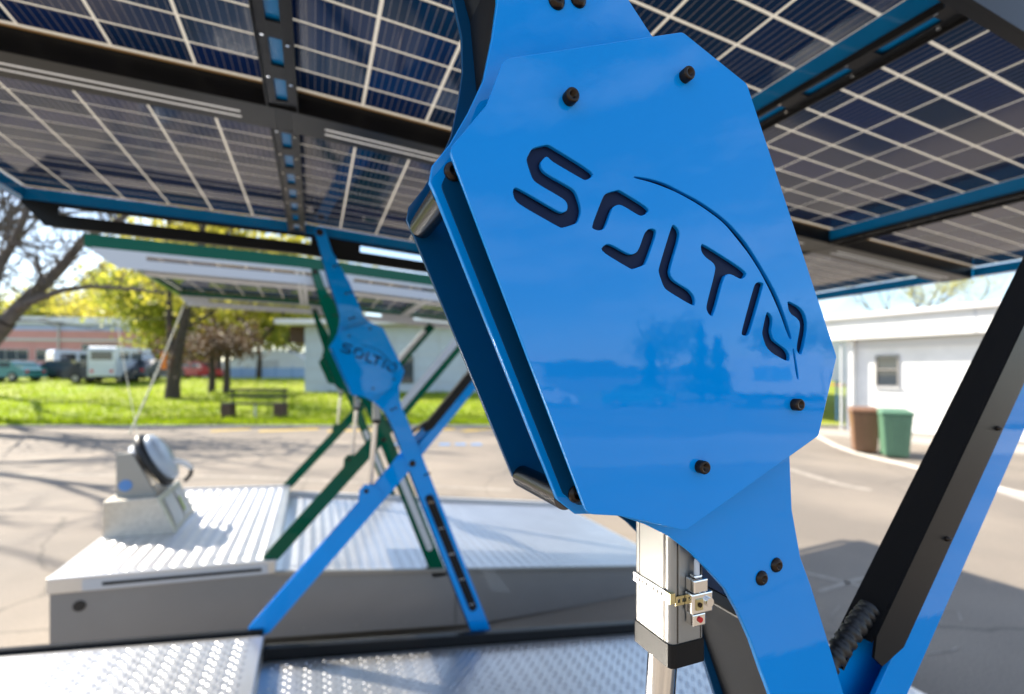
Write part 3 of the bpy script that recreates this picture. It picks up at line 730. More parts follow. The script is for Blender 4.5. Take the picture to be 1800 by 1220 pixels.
# sticker on the deck plate
g = MB(); q = Vector((.455, 1.66, zdb(.455)+.0052))
g.box(-.055, .055, -.035, .035, 0, .0012); st_ = g.build('sticker', M['sticker'], blue_unit, loc=q, rot=(0, math.atan(.135), R(6)))
g = MB(); g.box(-.024, .024, -.022, .022, .0013, .0018); g.build('sticker_patch', M['hull'], st_)
g = MB(); g.box(-.012, .012, -.011, .011, .0019, .0023); g.build('sticker_patch', M['sticker'], st_)
# loose clear film hanging by the far leg
g = MB(); n = 14; prev = None
for i in range(n+1):
    t = i/n; u = 772+88*t+5*math.sin(t*9); v = 868+170*t
    a_, b_ = on_b(u, v, 2.40-.06*math.sin(t*3)), on_b(u+10+26*t+4*math.sin(t*13), v+4, 2.36-.05*math.cos(t*5))
    if prev: g.poly([prev[0], a_, b_, prev[1]], True)
    prev = (a_, b_)
g.build('plastic_film', M['plastic_film'], blue_unit)

LIFT[0] = .085
green_unit = thing('solar_trailer', 'green scissor-legged solar trailer with pale trim, standing behind the blue one', 'solar trailer', (-.02, 3.47, .0), 0, 'folding solar trailers')
dk2, zlg, zdg = build_unit(green_unit, PAL_GREEN, False, False, .05, [-1.58]+SEAMS[1:]+[3.9])
# terminal on the green trailer's lid
bz = lambda a: zlg(a)+.0
g = MB(); ax0, ax1, by0, by1 = -1.715, -1.25, .80, 1.50; zb = bz(-1.3)-.002
g.hexa([(ax0,by0,zb),(ax1,by0,zb),(ax1,by1,zb),(ax0,by1,zb)], [(ax0+.01,by0-.01,zb+.30),(ax1-.12,by0-.01,zb+.30),(ax1-.12,by1-.03,zb+.30),(ax0+.01,by1-.03,zb+.30)])
M['box'] = mat('terminal_box_metal', (.60, .56, .49), .42, metal=.9, var=.12, vscale=30)
box = g.build('terminal_box', M['box'], green_unit, bevel=.006)
g = MB(); pt = .045; j = 0
for jz in range(7):
    for ia in range(10):
        z = zb+.03+jz*.04; a = ax0+.03+ia*pt+(jz % 2)*pt/2
        if a > ax1-.04-.12*(z-zb)/.30: continue
        y = by0-.01*(z-zb)/.30; c_ = .016; q = .7 if (ia+jz) % 2 else -.7
        g.add([(a-c_*.7, y-.001, z-c_*q), (a-.006*q, y-.001, z+.006), (a+c_*.7, y-.001, z+c_*q), (a+.006*q, y-.001, z-.006), (a, y-.006, z)], ((0,1,4),(1,2,4),(2,3,4),(3,0,4)), True)
g.build('tread_bumps', M['box'], box, kind='stuff')
g = MB(); xs = lambda z: ax1+.002-.12*(z-zb)/.31
for y0, y1 in ((by0+.10, by0+.36), (by0+.40, by0+.62)):
    g.poly([(xs(zb+.04)+.002,y0,zb+.04),(xs(zb+.04)+.002,y1,zb+.04),(xs(zb+.26)+.002,y1,zb+.26),(xs(zb+.26)+.002,y0,zb+.26)])
g.build('side_panel', M['light_grey'], box)
g = MB(); g.poly([(xs(zb+.08)+.005,by0+.42,zb+.08),(xs(zb+.08)+.005,by0+.47,zb+.08),(xs(zb+.20)+.005,by0+.47,zb+.20),(xs(zb+.20)+.005,by0+.42,zb+.20)])
g.build('status_label', mat('lime_label', (.3, .42, .03), .5), box)
zt = zb+.30
g = MB(); g.prism([(-1.66, zt), (-1.40, zt), (-1.56, zt+.34), (-1.66, zt+.34)], by0+.10, by0+.14); g.build('bracket', M['alu'], box, bevel=.006)
g = MB(); g.prism([(-1.66, zt), (-1.40, zt), (-1.56, zt+.34), (-1.66, zt+.34)], by0+.50, by0+.54); g.build('bracket', M['white_plastic'], box, bevel=.006)
g = MB(); g.cyl((-1.60, by0+.099, zt+.09), (-1.60, by0+.094, zt+.09), .045, n=18); g.build('blue_badge', M['blue_fence'], box)
mm = Matrix.Translation((-1.47, by0+.34, zt+.24)) @ Matrix.Rotation(R(62), 4, 'Y')
g = MB(); g.lathe([(0,-.05),(.17,-.05),(.235,-.03),(.25,0),(.235,.03),(.20,.035),(0,.035)], 26, mm, 1, .85); hd = g.build('head_gasket', M['black_rubber'], box)
g = MB(); g.lathe([(.205,.034),(.215,.05),(.20,.085),(.15,.105),(0,.11)], 26, mm, 1, .85); g.build('head_cover', mat('pale_blue_plastic', (.42, .48, .56), .3, coat=.3), box)
g = MB(); g.lathe([(0,-.12),(.14,-.115),(.19,-.09),(.19,-.051)], 26, mm, 1, .85); g.build('head_back', M['white_plastic'], box)
g = MB(); g.tube([(-1.38,by0+.34,zt+.22),(-1.33,by0+.37,zt+.22),(-1.28,by0+.43,zt+.19),(-1.24,by0+.50,zt+.13)], [.022,.025,.024,.02], 10); hh = g.build('plug_handle', M['white_plastic'], box)
g = MB(); g.tube([(-1.24,by0+.50,zt+.13),(-1.25,by0+.53,zt+.07),(-1.30,by0+.56,zt+.01)], .018, 8); g.build('plug_cable', M['black_rubber'], box)

# guy ropes from the green canopy
def rope(p, q, r, label):
    g = MB(); p = Vector(p); q = Vector(q)
    g.tube([p.lerp(q, k/8)+Vector((0, 0, -.03*math.sin(math.pi*k/8))) for k in range(9)], r, 6)
    return tag(g.build('guy_rope', M['rope']), label, 'rope', 'guy ropes of the green trailer')
rope(on_b(326, 530, 5.6), on_b(228, 762, 4.3), .007, 'thick pale guy rope slanting down from the green canopy corner')
rope(on_b(205, 560, 5.6), on_b(243, 768, 4.4), .003, 'thin faint guy rope left of the thick slanting one')

# ------------------------------------------------------------------ trees
def limbs(g, p, d, ln, r, depth, rg, spread=.6, twigs=None, up=.15):
    n = 4; pts = [p]; dd = d.normalized()
    for k in range(n):
        dd = (dd+Vector((rg.uniform(-1,1), rg.uniform(-1,1), rg.uniform(-1,1)+up))*.16).normalized()
        pts.append(pts[-1]+dd*ln/n)
    g.tube(pts, [r*(1-.5*k/n) for k in range(n+1)], 7 if depth > 2 else 4, cap=False)
    if twigs is not None: twigs += pts[2:]
    if depth <= 0: return
    for k in range(rg.choice((2, 3)) if depth > 1 else 3):
        q = pts[rg.choice((2, 3, 4))]
        nd = (dd+Vector((rg.uniform(-1,1), rg.uniform(-1,1), rg.uniform(-.5,1)))*spread).normalized()
        limbs(g, q, nd, ln*rg.uniform(.58, .8), r*.5, depth-1, rg, spread, twigs, up)
def leaves(g, pts, n, spread, size, rg):
    for _ in range(n):
        c = rg.choice(pts)+Vector((rg.gauss(0, spread), rg.gauss(0, spread), rg.gauss(0, spread*.8)))
        u = Vector((rg.uniform(-1,1), rg.uniform(-1,1), rg.uniform(-1,1))).normalized(); v = u.orthogonal().normalized()
        s = size*rg.uniform(.6, 1.4)
        g.poly([c-u*s, c+v*s*.55, c+u*s, c-v*s*.55])
def tree(X, Y, z, h, lean, seed, label, leaf=None, nleaf=0, lsize=.12, lspread=.5, r=.2, depth=4, group=None, bark='bark', fork=.35, spread=.65, cat='tree', name='deciduous_tree'):
    rg = random.Random(seed)
    t = thing(name, label, cat, W(X, Y, z), YAW, group)
    g = MB(); top = Vector((lean[0]*fork*h, lean[1]*fork*h, fork*h))
    g.tube([(0,0,-.3), (0,0,.05), top*.5+Vector((rg.uniform(-.1,.1), 0, 0)), top], [r*1.35, r*1.15, r*.95, r*.85], 10, cap=False)
    g.build('trunk', M[bark], t)
    g = MB(); tw = []
    for k in range(4):
        a = k*1.57+rg.uniform(-.5, .5)
        limbs(g, top, Vector((math.cos(a)*spread+lean[0], math.sin(a)*spread+lean[1], .9)), h*.27, r*.6, depth-1, rg, spread, tw)
    g.build('limbs', M[bark], t)
    if leaf:
        g = MB(); leaves(g, tw, nleaf, lspread, lsize, rg); g.build('crown', M[leaf], t)
    return t
def on_grass(u, v):
    # foot of something standing on the bank, seen at pixel (u, v)
    Y = 19.0
    for _ in range(60): Y = (CAM.z-grass_z(Y))*F_PX/(v-V_H)*.5+Y*.5
    return (u-900)/F_PX*Y, Y, grass_z(Y)
# big bare tree at the left edge, limbs traced as they reach over the picture
t = thing('bare_tree', 'large bare tree with arching grey limbs at the left picture edge', 'tree', W(-19.6, 17.5, grass_z(19.3)), YAW)
def lp(u, v, Y): X = (u-900)/F_PX*Y; return Vector((X+19.6, Y-17.5, CAM.z-(v-V_H)/F_PX*Y-grass_z(19.3)))
g = MB(); g.tube([lp(-95, 800, 17.5), lp(-75, 700, 17.5), lp(-40, 620, 17.5), lp(10, 565, 17.5)], [.52, .42, .36, .30], 12, cap=False); g.build('trunk', M['bark_pale'], t)
g = MB(); rg = random.Random(11); tw = []
for pts, r0 in (([(10,565),(52,522),(75,502),(108,470),(140,430),(178,402),(215,385),(250,350)], .24), ([(30,542),(70,524),(110,510),(160,503),(230,508),(290,515)], .14),
                ([(-40,620),(-20,520),(0,465),(22,430),(42,385),(55,350),(70,300)], .2), ([(-60,640),(-70,500),(-60,400),(-20,300)], .22), ([(75,502),(65,455),(30,432),(0,440)], .07), ([(22,430),(60,432),(110,440)], .06)):
    q = [lp(u, v, 17.5+rg.uniform(-.5, .5)+i*.12) for i, (u, v) in enumerate(pts)]
    g.tube(q, [r0*(1-.8*i/len(q)) for i in range(len(q))], 8, cap=False)
    for i in range(1, len(q)):
        for k in range(4):
            limbs(g, q[i].lerp(q[i-1], rg.random()), Vector((rg.uniform(-1, 1), rg.uniform(-.6, .6), rg.uniform(-.1, 1.1))), rg.uniform(1.0, 2.0), r0*.2, 2, rg, .7)
g.build('limbs', M['bark_pale'], t)
# trees whose long shadows cross the car park, standing left of the picture
tree(-27, 22.5, grass_z(22.5), 17, (.05, 0), 21, 'tall bare tree on the grass left of the car park, just outside the picture', None, depth=6, r=.3)
tree(-20, 14.0, Z0, 16, (0, 0), 22, 'tall bare tree nearest on the left, outside the picture', None, depth=6, r=.3)
tree(-31, 28, grass_z(28), 17, (0, 0), 23, 'tall bare tree farthest left on the grass, outside the picture', None, depth=6, r=.3)
X, Y, Z = on_grass(305, 700)
tr1 = thing('forked_tree', 'forked dark-trunked tree with an orange banner in front of the vans', 'tree', W(X, Y, Z), YAW)
def lq(u, v, dy=0): return Vector(((u-900)/F_PX*(Y+dy)-X, dy, CAM.z-(v-V_H)/F_PX*(Y+dy)-Z))
g = MB(); g.tube([lq(303, 708), lq(304, 680), lq(308, 640), lq(316, 600)], [.42, .34, .30, .26], 10, cap=False); g.build('trunk', M['bark'], tr1)
g = MB(); rg = random.Random(5); tw = []
for pts, r0 in (([(316,600),(325,560),(334,520),(345,470),(356,410),(365,340)], .24), ([(308,640),(300,605),(297,560),(298,500),(294,420),(300,340)], .17), ([(330,575),(352,560),(372,552),(386,540)], .1), ([(345,470),(380,430),(410,400)], .1)):
    q = [lq(u, v, i*.05) for i, (u, v) in enumerate(pts)]; g.tube(q, [r0*(1-.6*i/len(q)) for i in range(len(q))], 8, cap=False)
    for i in range(2, len(q)):
        for k in range(3): limbs(g, q[i], Vector((rg.uniform(-1, 1), rg.uniform(-1, 1), rg.uniform(-.2, .8))), rg.uniform(1.2, 2.6), r0*.25, 2, rg, .7, tw)
for k in range(9): limbs(g, lq(365-8*k if k % 2 else 300, 350), Vector((rg.uniform(-.7, .7), rg.uniform(-.7, .7), 1)), rg.uniform(2.6, 4.2), .09, 4, rg, .6)
g.build('limbs', M['bark'], tr1)
g = MB(); leaves(g, tw, 1500, .5, .10, rg); g.build('crown', M['leaf_yellow'], tr1)
g = MB(); g.box(-.30, -.02, -.55, -.50, 1.55, 2.45); g = g.build('orange_banner', M['orange'], loc=W(X, Y, Z), rot=(0, 0, YAW)); tag(g, 'narrow orange banner hanging beside the forked tree trunk', 'banner')
for k, (u, v, lb) in enumerate(((372, 690, 'left'), (398, 690, 'right'))):
    X, Y, Z = on_grass(u, v)
    t = thing('purple_leaved_tree', f'small dark-stemmed tree with purple-brown crown behind the bench, the {lb} one of two', 'tree', W(X, Y, Z), YAW, 'purple-brown trees behind the bench')
    g = MB(); rg = random.Random(40+k); H = 2.55
    g.tube([(0,0,-.2),(0,0,.1),(.05,0,1.2),(0,0,H)], [.25,.2,.17,.14], 9, cap=False); g.build('trunk', M['bark'], t)
    g = MB(); tw = []
    for j in range(7):
        a = j*.9; limbs(g, Vector((0,0,H-.3)), Vector((math.cos(a), math.sin(a), rg.uniform(-.1, .9))), rg.uniform(.7, 1.5), .06, 2, rg, .9, tw, -.1)
    g.build('limbs', M['bark'], t)
    g = MB(); leaves(g, tw, 1500, .42, .095, rg); g.build('crown', M['leaf_purple'], t)
rg = random.Random(77)
spots = [(125, 92, 8.0, 'leaf_green'), (170, 95, 11, 'leaf_yellow'), (235, 90, 10, 'leaf_yellow'), (275, 52, 8, 'leaf_green'), (340, 72, 12, 'leaf_yellow'), (420, 60, 10, 'leaf_yellow'), (465, 75, 13, 'leaf_yellow'), (515, 56, 9, 'leaf_green'), (560, 70, 11, 'leaf_yellow'), (385, 46, 12.5, 'leaf_yellow'), (455, 48, 12, 'leaf_yellow'), (40, 98, 10, 'leaf_green'), (300, 80, 9.5, 'leaf_yellow'), (350, 58, 8, 'leaf_yellow'), (405, 78, 9, 'leaf_yellow'), (490, 64, 8.5, 'leaf_yellow'), (540, 90, 10, 'leaf_yellow'), (205, 84, 11, 'leaf_yellow'), (140, 100, 12, 'leaf_yellow'), (440, 88, 13, 'leaf_yellow')]
where = ['left of the pink hall roof end', 'rising over the pink hall', 'between the pink hall and the forked tree', 'just left of the forked tree', 'right behind the forked tree', 'above the purple-brown crowns', 'tallest, far behind the bench', 'left of the grey panel building', 'behind the grey panel building', 'nearest, with branches below the black canopy beam', 'nearest, over the white tent', 'far left behind the bare tree', 'low, left of the purple-brown pair', 'low, directly behind the purple-brown crowns', 'right of the purple-brown crowns in the second row', 'low, at the right end of the white tent', 'farthest right, above the roof slab corner', 'second from the right over the pink hall', 'tall and farthest, over the middle of the pink hall', 'tallest in the back row above the white tent']
for (u, Y, h, lf), wh, k in zip(spots, where, range(99)):
    tree((u-900)/F_PX*Y, Y, grass_z(Y), h*(1.6 if Y < 70 else 2.0), (rg.uniform(-.1, .1), 0), 100+k, f'spring tree with {"yellow-green" if lf == "leaf_yellow" else "fresh green"} leaves, {wh}', lf, 6200, .20+.001*Y, 1.1+.005*Y, .24, 4, 'spring trees beyond the grass', fork=.17)
for (u, Y, h), wh in (((1590, 62, 19.5), 'left of two'), ((1690, 66, 18.5), 'right of two')):
    tree((u-900)/F_PX*Y, Y, Z0, h, (0, 0), int(u), f'yellow-green treetop showing over the white building roof, {wh}', 'leaf_yellow', 1900, .15, .6, .25, 4, 'treetops over the white building')

# ------------------------------------------------------------------ bench
X, Y, Z = on_grass(446, 735)
bn = thing('park_bench', 'long dark wooden bench on concrete feet in the grass', 'bench', W(X, Y, Z), YAW)
s = Y/F_PX
for x in (-49, 44):
    g = MB(); g.box((x-9)*s, (x+9)*s, -.05, .40, 0, 24*s); g.build('foot', M['concrete'], bn, bevel=.02)
g = MB(); g.box(-1.5*s, 1.5*s, .1, .15, 0, 24*s); g.build('post', M['light_grey'], bn)
for z in (23*s, 23*s):
    pass
for y in (-.02, .14, .30):
    g = MB(); g.box(-58*s, 52*s, y, y+.13, 24*s+.001, 24*s+.055); g.build('seat_slat', M['wood'], bn, bevel=.006)
for z in (35, 47):
    g = MB(); g.box(-58*s, 52*s, .44, .48, z*s, (z+4.5)*s); g.build('back_slat', M['wood'], bn, bevel=.006)
for x in (-49, 44):
    g = MB(); g.box((x-1.5)*s, (x+1.5)*s, .4805, .53, 20*s, 51*s); g.build('back_post', M['wood'], bn)

# ------------------------------------------------------------------ wheelie bins
def bin_(X, Y, rz, m, label, w=.62, d=.76, h=1.19):
    t = thing('wheelie_bin', label, 'wheelie bin', W(X, Y, Z0), YAW+rz, 'wheelie bins by the white building')
    g = MB(); k = .78
    g.hexa([(-w/2*k,-d/2*k,.05),(w/2*k,-d/2*k,.05),(w/2*k,d/2*k,.05),(-w/2*k,d/2*k,.05)], [(-w/2,-d/2,h-.12),(w/2,-d/2,h-.12),(w/2,d/2,h-.12),(-w/2,d/2,h-.12)])
    g.build('bin_body', m, t, bevel=.03)
    g = MB(); g.box(-w/2-.025, w/2+.025, -d/2-.03, d/2+.01, h-.119, h-.075); g.build('rim', m, t, bevel=.012)
    g = MB(); g.hexa([(-w/2-.03,-d/2-.05,h-.074),(w/2+.03,-d/2-.05,h-.074),(w/2+.03,d/2,h-.074),(-w/2-.03,d/2,h-.074)], [(-w/2+.03,-d/2+.02,h-.02),(w/2-.03,-d/2+.02,h-.02),(w/2-.03,d/2-.04,h+.02),(-w/2+.03,d/2-.04,h+.02)])
    g.build('lid', m, t, bevel=.02)
    g = MB(); g.tube([(-w/2+.05,d/2+.08,h-.08),(w/2-.05,d/2+.08,h-.08)], .017, 8); g.build('handle', m, t)
    for s in (-1, 1):
        g = MB(); g.cyl((s*(w/2-.13),d/2-.03,.10),(s*(w/2-.08),d/2-.03,.10), .10, n=16); g.build('wheel', M['tyre'], t)
    for x in (-.12, .02, .13):
        g = MB(); g.hexa([(x*k-.012,-d/2*k-.014,.12),(x*k+.012,-d/2*k-.014,.12),(x*k+.012,-d/2*k+.002,.12),(x*k-.012,-d/2*k+.002,.12)], [(x-.012,-d/2-.008,h-.2),(x+.012,-d/2-.008,h-.2),(x+.012,-d/2+.01,h-.2),(x-.012,-d/2+.01,h-.2)])
        g.build('rib', m, t)
    return t
X, Y = gp(1592, 808); bin_(X, Y+.35, R(-28), M['bin_green'], 'green wheelie bin, right of the brown one')
X, Y = gp(1536, 799); tb = bin_(X, Y+.35, R(-28), M['bin_brown'], 'brown wheelie bin with white stickers on its front')
for z0, z1, x0, x1 in ((.78, .98, -.2, .02), (.48, .74, -.16, .06), (.36, .46, -.15, .0)):
    yy = lambda z: -.35*(.78+.22*(z-.05)/.99)-.004
    g = MB(); g.poly([(x0, yy(z0), z0), (x1, yy(z0), z0), (x1, yy(z1), z1), (x0, yy(z1), z1)]); g.build('sticker', M['sticker'], tb)

# ------------------------------------------------------------------ buildings
def window(g_parent, x0, x1, z0, z1, y, frame_m, mull=1, trans_=0.):
    fr = MB(); t = .05
    fr.box(x0-t, x1+t, y-.05, y-.001, z1, z1+t); fr.box(x0-t, x1+t, y-.05, y-.001, z0-t, z0); fr.box(x0-t, x0, y-.05, y-.001, z0, z1); fr.box(x1, x1+t, y-.05, y-.001, z0, z1)
    for k in range(mull): xm = x0+(x1-x0)*(k+1)/(mull+1); fr.box(xm-t/2, xm+t/2, y-.045, y-.001, z0, z1)
    if trans_: zm = z0+(z1-z0)*trans_; fr.box(x0, x1, y-.043, y-.002, zm-t/2, zm+t/2)
    f = fr.build('window', frame_m, g_parent)
    p = MB(); p.poly([(x0,y-.012,z0),(x1,y-.012,z0),(x1,y-.012,z1),(x0,y-.012,z1)]); p.build('pane', M['glass'], f)
# white building on the right: its front runs towards the left and away
X0, Y0 = gp(1595, 765)
X0, Y0 = X0-.55/1.004*1.15, Y0+.84/1.004*1.15
dirw = Vector((-.55, .84)).normalized()               # along the wall, going away
rzw = YAW+math.atan2(-dirw.y, -dirw.x)                 # local +x runs towards the camera side (right), local -y faces us
wb = thing('white_building', 'low white building with deep fascia and small window behind the bins', 'building', W(X0, Y0, Z0), rzw)
hA, hB = 3.32, 4.06
g = MB(); g.box(-.5, 18, .0, 8, 0, hB-.15)
wl = g.build('wall', M['white'], wb)
g = MB(); g.box(-9.3, 18.3, -.55, -.35, hA, hB); g.build('fascia', M['white'], wb, bevel=.01)
g = MB(); g.box(-9.3, 18.3, -.349, -.002, hA, hA+.05); g.build('soffit', M['white'], wb)
g = MB(); g.box(-9.4, 18.4, -.72, 8.2, hB+.001, hB+.16); g.build('roof_edge', M['pale_roof'], wb, bevel=.02)
for x in (-6.2, -1.6, 3, 7.6, 12.2):
    g = MB(); g.box(x-.03, x+.03, -.565, -.552, hA+.02, hB-.02); g.build('fascia_seam', M['light_grey'], wb)
for x in (-.62, -5.2, -9.1): g = MB(); g.box(x, x+.24, -.26, -.002, .0, hA-.002); g.build('column', M['white'], wb, bevel=.01)
g = MB(); g.box(-.355, 17, -.06, -.003, hA-.30, hA-.03); g.build('shutter_box', M['light_grey'], wb)
g = MB(); g.box(3.1, 3.5, -.075, -.061, hA-.24, hA-.12); g.build('name_plate', M['lilac_wall'], wb)
g = MB(); g.box(-.33, 17, -.03, -.004, .0, .12); g.build('plinth', M['kerb'], wb)
window(wb, .28, .88, 1.68, 2.70, -.003, M['hull'], 0, .55)
g = MB(); g.box(.18, .98, -.10, -.004, 1.58, 1.625); g.build('window_sill', M['light_grey'], wb)
g = MB(); g.cyl((-.72, -.34, 0), (-.72, -.34, hA), .045, n=10); g.build('downpipe', M['light_grey'], wb)
for x in (3.2, 6.6, 10.0): g = MB(); g.box(x-.012, x+.012, -.012, -.001, .13, hA-.32); g.build('wall_joint', M['light_grey'], wb)
g = MB(); g.box(-9, 18, -2.6, -.73, -.05, .06); struct(g.build('pavement', M['pavement'], loc=W(X0, Y0, Z0), rot=(0, 0, rzw)))
# pieces further left and behind
def cam_thing(name, label, cat, X, Y, z=Z0, rz=0, group=None): return thing(name, label, cat, W(X, Y, z), YAW+rz, group)
t = cam_thing('white_hall', 'distant bright white hall left of the bins, behind blue posts', 'building', 29, 42)
g = MB(); g.box(-8, 8, 0, 10, .9, 5.2); g.build('wall', M['white'], t); g = MB(); g.box(-8.3, 8.3, -.4, 10.4, 5.201, 5.6); g.build('roof', M['lilac_wall'], t)
g = MB(); g.box(-8, 8, .05, 10, 0, .9); g.build('plinth', M['kerb'], t)
for u, lb in ((1471, 'left'), (1508, 'right')):
    X, Y = (u-900)/F_PX*20, 20
    t = cam_thing('blue_post', f'slim blue post by the grass near the bins, the {lb} one', 'post', X, Y, group='blue posts')
    g = MB(); g.cyl((0,0,0), (0,0,1.75), .045 if lb == 'left' else .075, n=10); g.build('shaft', M['blue_fence'], t)
    g = MB(); g.lathe([(.08,1.75),(.07,1.80),(0,1.83)], 10); g.build('cap', M['blue_fence'], t)
mb = MB(); mb.poly([W(16, 21.5, Z0+.03), W(27, 21.5, Z0+.03), W(38, 38, Z0+.05), W(22, 38, Z0+.05)]); struct(mb.build('grass_verge', M['grass_soil']))

# pink hall far left
ph = cam_thing('pink_hall', 'long hall with pink and lilac bands and a pale roof behind the vans', 'building', -46, 62, grass_z(62)-.3, R(9))
def band(nm, z0, z1, m, y=0): g = MB(); g.box(-32, 0, y, 20, z0, z1); return g.build(nm, m, ph)
def zpx(v): return (V_H-v)/F_PX*62+CAM.z-grass_z(62)+.3
band('lower_wall', 0, zpx(640), M['lilac_wall'], .03); band('pink_wall', zpx(640)+.001, zpx(583), M['pink_wall'], .0); band('upper_wall', zpx(583)+.001, zpx(572), M['lilac_wall'], -.03)
g = MB(); g.hexa([(-32.3,-.5,zpx(572)),(.3,-.5,zpx(572)),(.3,20.3,zpx(572)),(-32.3,20.3,zpx(572))], [(-32.3,-.3,zpx(560)),(.3,-.3,zpx(560)),(.3,10,zpx(548)),(-32.3,10,zpx(548))]); g.build('roof', M['pale_roof'], ph)
g = MB(); g.box(-32, 0, -.12, -.031, zpx(601), zpx(597)); g.build('gutter', M['light_grey'], ph)
for x in (-27, -22, -17, -12.5): window(ph, x, x+3.6, zpx(634), zpx(616), .029 if False else -.0, M['light_grey'], 2)
window(ph, -7.5, -3.5, zpx(640), zpx(606), -.0, M['light_grey'], 1, .6)
for x in (-30, -10, -1):
    g = MB(); g.cyl((x, -.2, 0), (x, -.2, zpx(575)), .09, n=8); g.build('downpipe', M['light_grey'], ph)

# white tent hall with blue fence in front
tt = cam_thing('tent_hall', 'white barrel-roofed tent hall behind the bench', 'tent', (470-900)/F_PX*52, 52, grass_z(52)-.3)
g = MB(); n = 14; prev = None; rw, rh = 4.6, 3.3
prof = [(-4.4, 0), (-4.4, 1.4)]+[(-4.4*math.cos(k*math.pi/10)*1, 1.4+1.9*math.sin(k*math.pi/10)) for k in range(1, 10)]+[(4.4, 1.4), (4.4, 0)]
g.add([(y*0+x, y2, z) for y2 in (0, 14) for x, z in prof for y in (0,)], [(k, k+1, len(prof)+k+1, len(prof)+k) for k in range(len(prof)-1)], True)
g.build('tent_skin', M['tent'], tt)
g = MB(); g.poly([(x, 0, z) for x, z in prof]); g.build('end_wall', M['tent'], tt)
g = MB(); g.box(-1.2, 1.2, -.04, -.003, 0, 2.2); g.build('doorway', M['light_grey'], tt)
fx = cam_thing('mesh_fence', 'blue fence of boards and posts in front of the white tent', 'fence', (470-900)/F_PX*48, 48, grass_z(48)-.1)
for k in range(6):
    g = MB(); g.box(-4.2+k*1.65, -4.15+k*1.65, 0, .05, 0, 1.3); g.build('fence_post', M['blue_fence'], fx)
for k in range(5):
    g = MB(); g.box(-4.14+k*1.65, -2.56+k*1.65, .01, .03, .1, 1.12); g.build('fence_panel', M['fence_board'], fx)

# grey panel building behind the trailers
gb = cam_thing('panel_building', 'pale grey panel-clad building with flat roof behind the green trailer', 'building', (535-900)/F_PX*29, 29, grass_z(29)-.25)
hh = (V_H-572)/F_PX*29+CAM.z-grass_z(29)+.25; wd = (875-535)/F_PX*29
g = MB(); g.box(.03, wd+6, .03, 9, 0, hh-.03); g.build('wall', M['light_grey'], gb)
nx, nz_ = 13, 5
for i in range(nx):
    for j in range(nz_):
        x0, x1 = .02+(wd+5.9)*i/nx, .02+(wd+5.9)*(i+1)/nx; z0, z1 = .02+(hh-.1)*j/nz_, .02+(hh-.1)*(j+1)/nz_
        g = MB(); g.box(x0, x1-.045, -.012, .0285, z0, z1-.045); g.build('wall_panel', M['grey_panel'], gb)
g = MB(); g.box(-1.3, wd+6.3, -1.0, 9.3, hh, hh+.28); g.build('roof_slab', M['pale_roof'], gb)
g = MB(); g.box(-1.1, .02, .5, 4, hh-1.0, hh-.02); g.build('side_awning', M['concrete'], gb)
wx = (700-535)/F_PX*29
window(gb, wx, wx+.85, (V_H-672)/F_PX*29+CAM.z-grass_z(29)+.25, (V_H-628)/F_PX*29+CAM.z-grass_z(29)+.25, -.0125, M['wood'], 0, .5)
window(gb, wx+4.6, wx+5.45, 1.0, 2.5, -.0125, M['wood'], 0, .5)

# ------------------------------------------------------------------ vehicles parked beyond the grass
def vehicle(kind, X, Y, z, rz, m, label, group):
    t = thing('parked_'+kind, label, kind, W(X, Y, z), YAW+rz, group)
    if kind == 'van': Lx, H, prof = 5.2, 2.35, [(-2.6,.35),(-2.6,2.2),(-2.45,2.35),(1.2,2.35),(1.75,1.55),(2.5,1.2),(2.6,.95),(2.6,.35)]; wn = [(-2.2,-1.2,1.5,2.05),(-1.0,.2,1.5,2.05)]; ws = [(1.2,2.3),(1.72,1.6)]
    else: Lx, H, prof = 4.3, 1.45, [(-2.15,.3),(-2.12,.85),(-1.7,.95),(-1.2,1.42),(.35,1.45),(1.05,.95),(2.0,.82),(2.15,.55),(2.15,.3)]; wn = [(-1.15,-.35,1.0,1.32),(-.25,.45,1.0,1.32)]; ws = [(.4,1.42),(1.0,.98)]
    g = MB(); g.prism(prof, -.85, .85); bd = g.build('car_body' if kind == 'car' else 'van_body', m, t, bevel=.07)
    for x0, x1, z0, z1 in wn:
        for sy in (-1, 1):
            g = MB(); g.box(x0, x1, sy*.853-.002, sy*.853+.002, z0, z1); g.build('side_window', M['glass'], t)
    (xa, za), (xb, zb_) = ws; g = MB(); nn = Vector((-(zb_-za), 0, xb-xa)).normalized()*.012
    g.poly([Vector((xa,-.7,za))+nn, Vector((xa,.7,za))+nn, Vector((xb,.75,zb_))+nn, Vector((xb,-.75,zb_))+nn]); g.build('windscreen', M['glass'], t)
    g = MB(); xr = prof[0][0]-.006; zr = prof[2][1]; g.box(xr-.004, xr, -.65, .65, H*.62, H*.86) if kind == 'van' else g.box(-2.13, -2.125, -.5, .5, .6, .75); g.build('rear_window', M['glass'], t)
    for x in (-Lx*.31, Lx*.31):
        for sy in (-1, 1):
            g = MB(); g.cyl((x, sy*.70, .33), (x, sy*.88, .33), .33, n=16); wo = g.build('wheel', M['tyre'], t)
            q = MB(); q.cyl((x, sy*.88, .33), (x, sy*.89, .33), .19, n=12); q.build('rim', M['alu'], wo)
    for sy in (-.6, .6):
        g = MB(); g.box(prof[-1][0]-.02, prof[-1][0]+.012, sy-.14, sy+.14, .66, .82); g.build('headlight', M['chrome'], t)
        g = MB(); g.box(prof[0][0]-.012, prof[0][0]+.02, sy-.1, sy+.1, .62, .8); g.build('tail_light', M['red'], t)
    return t
gz = grass_z(46)
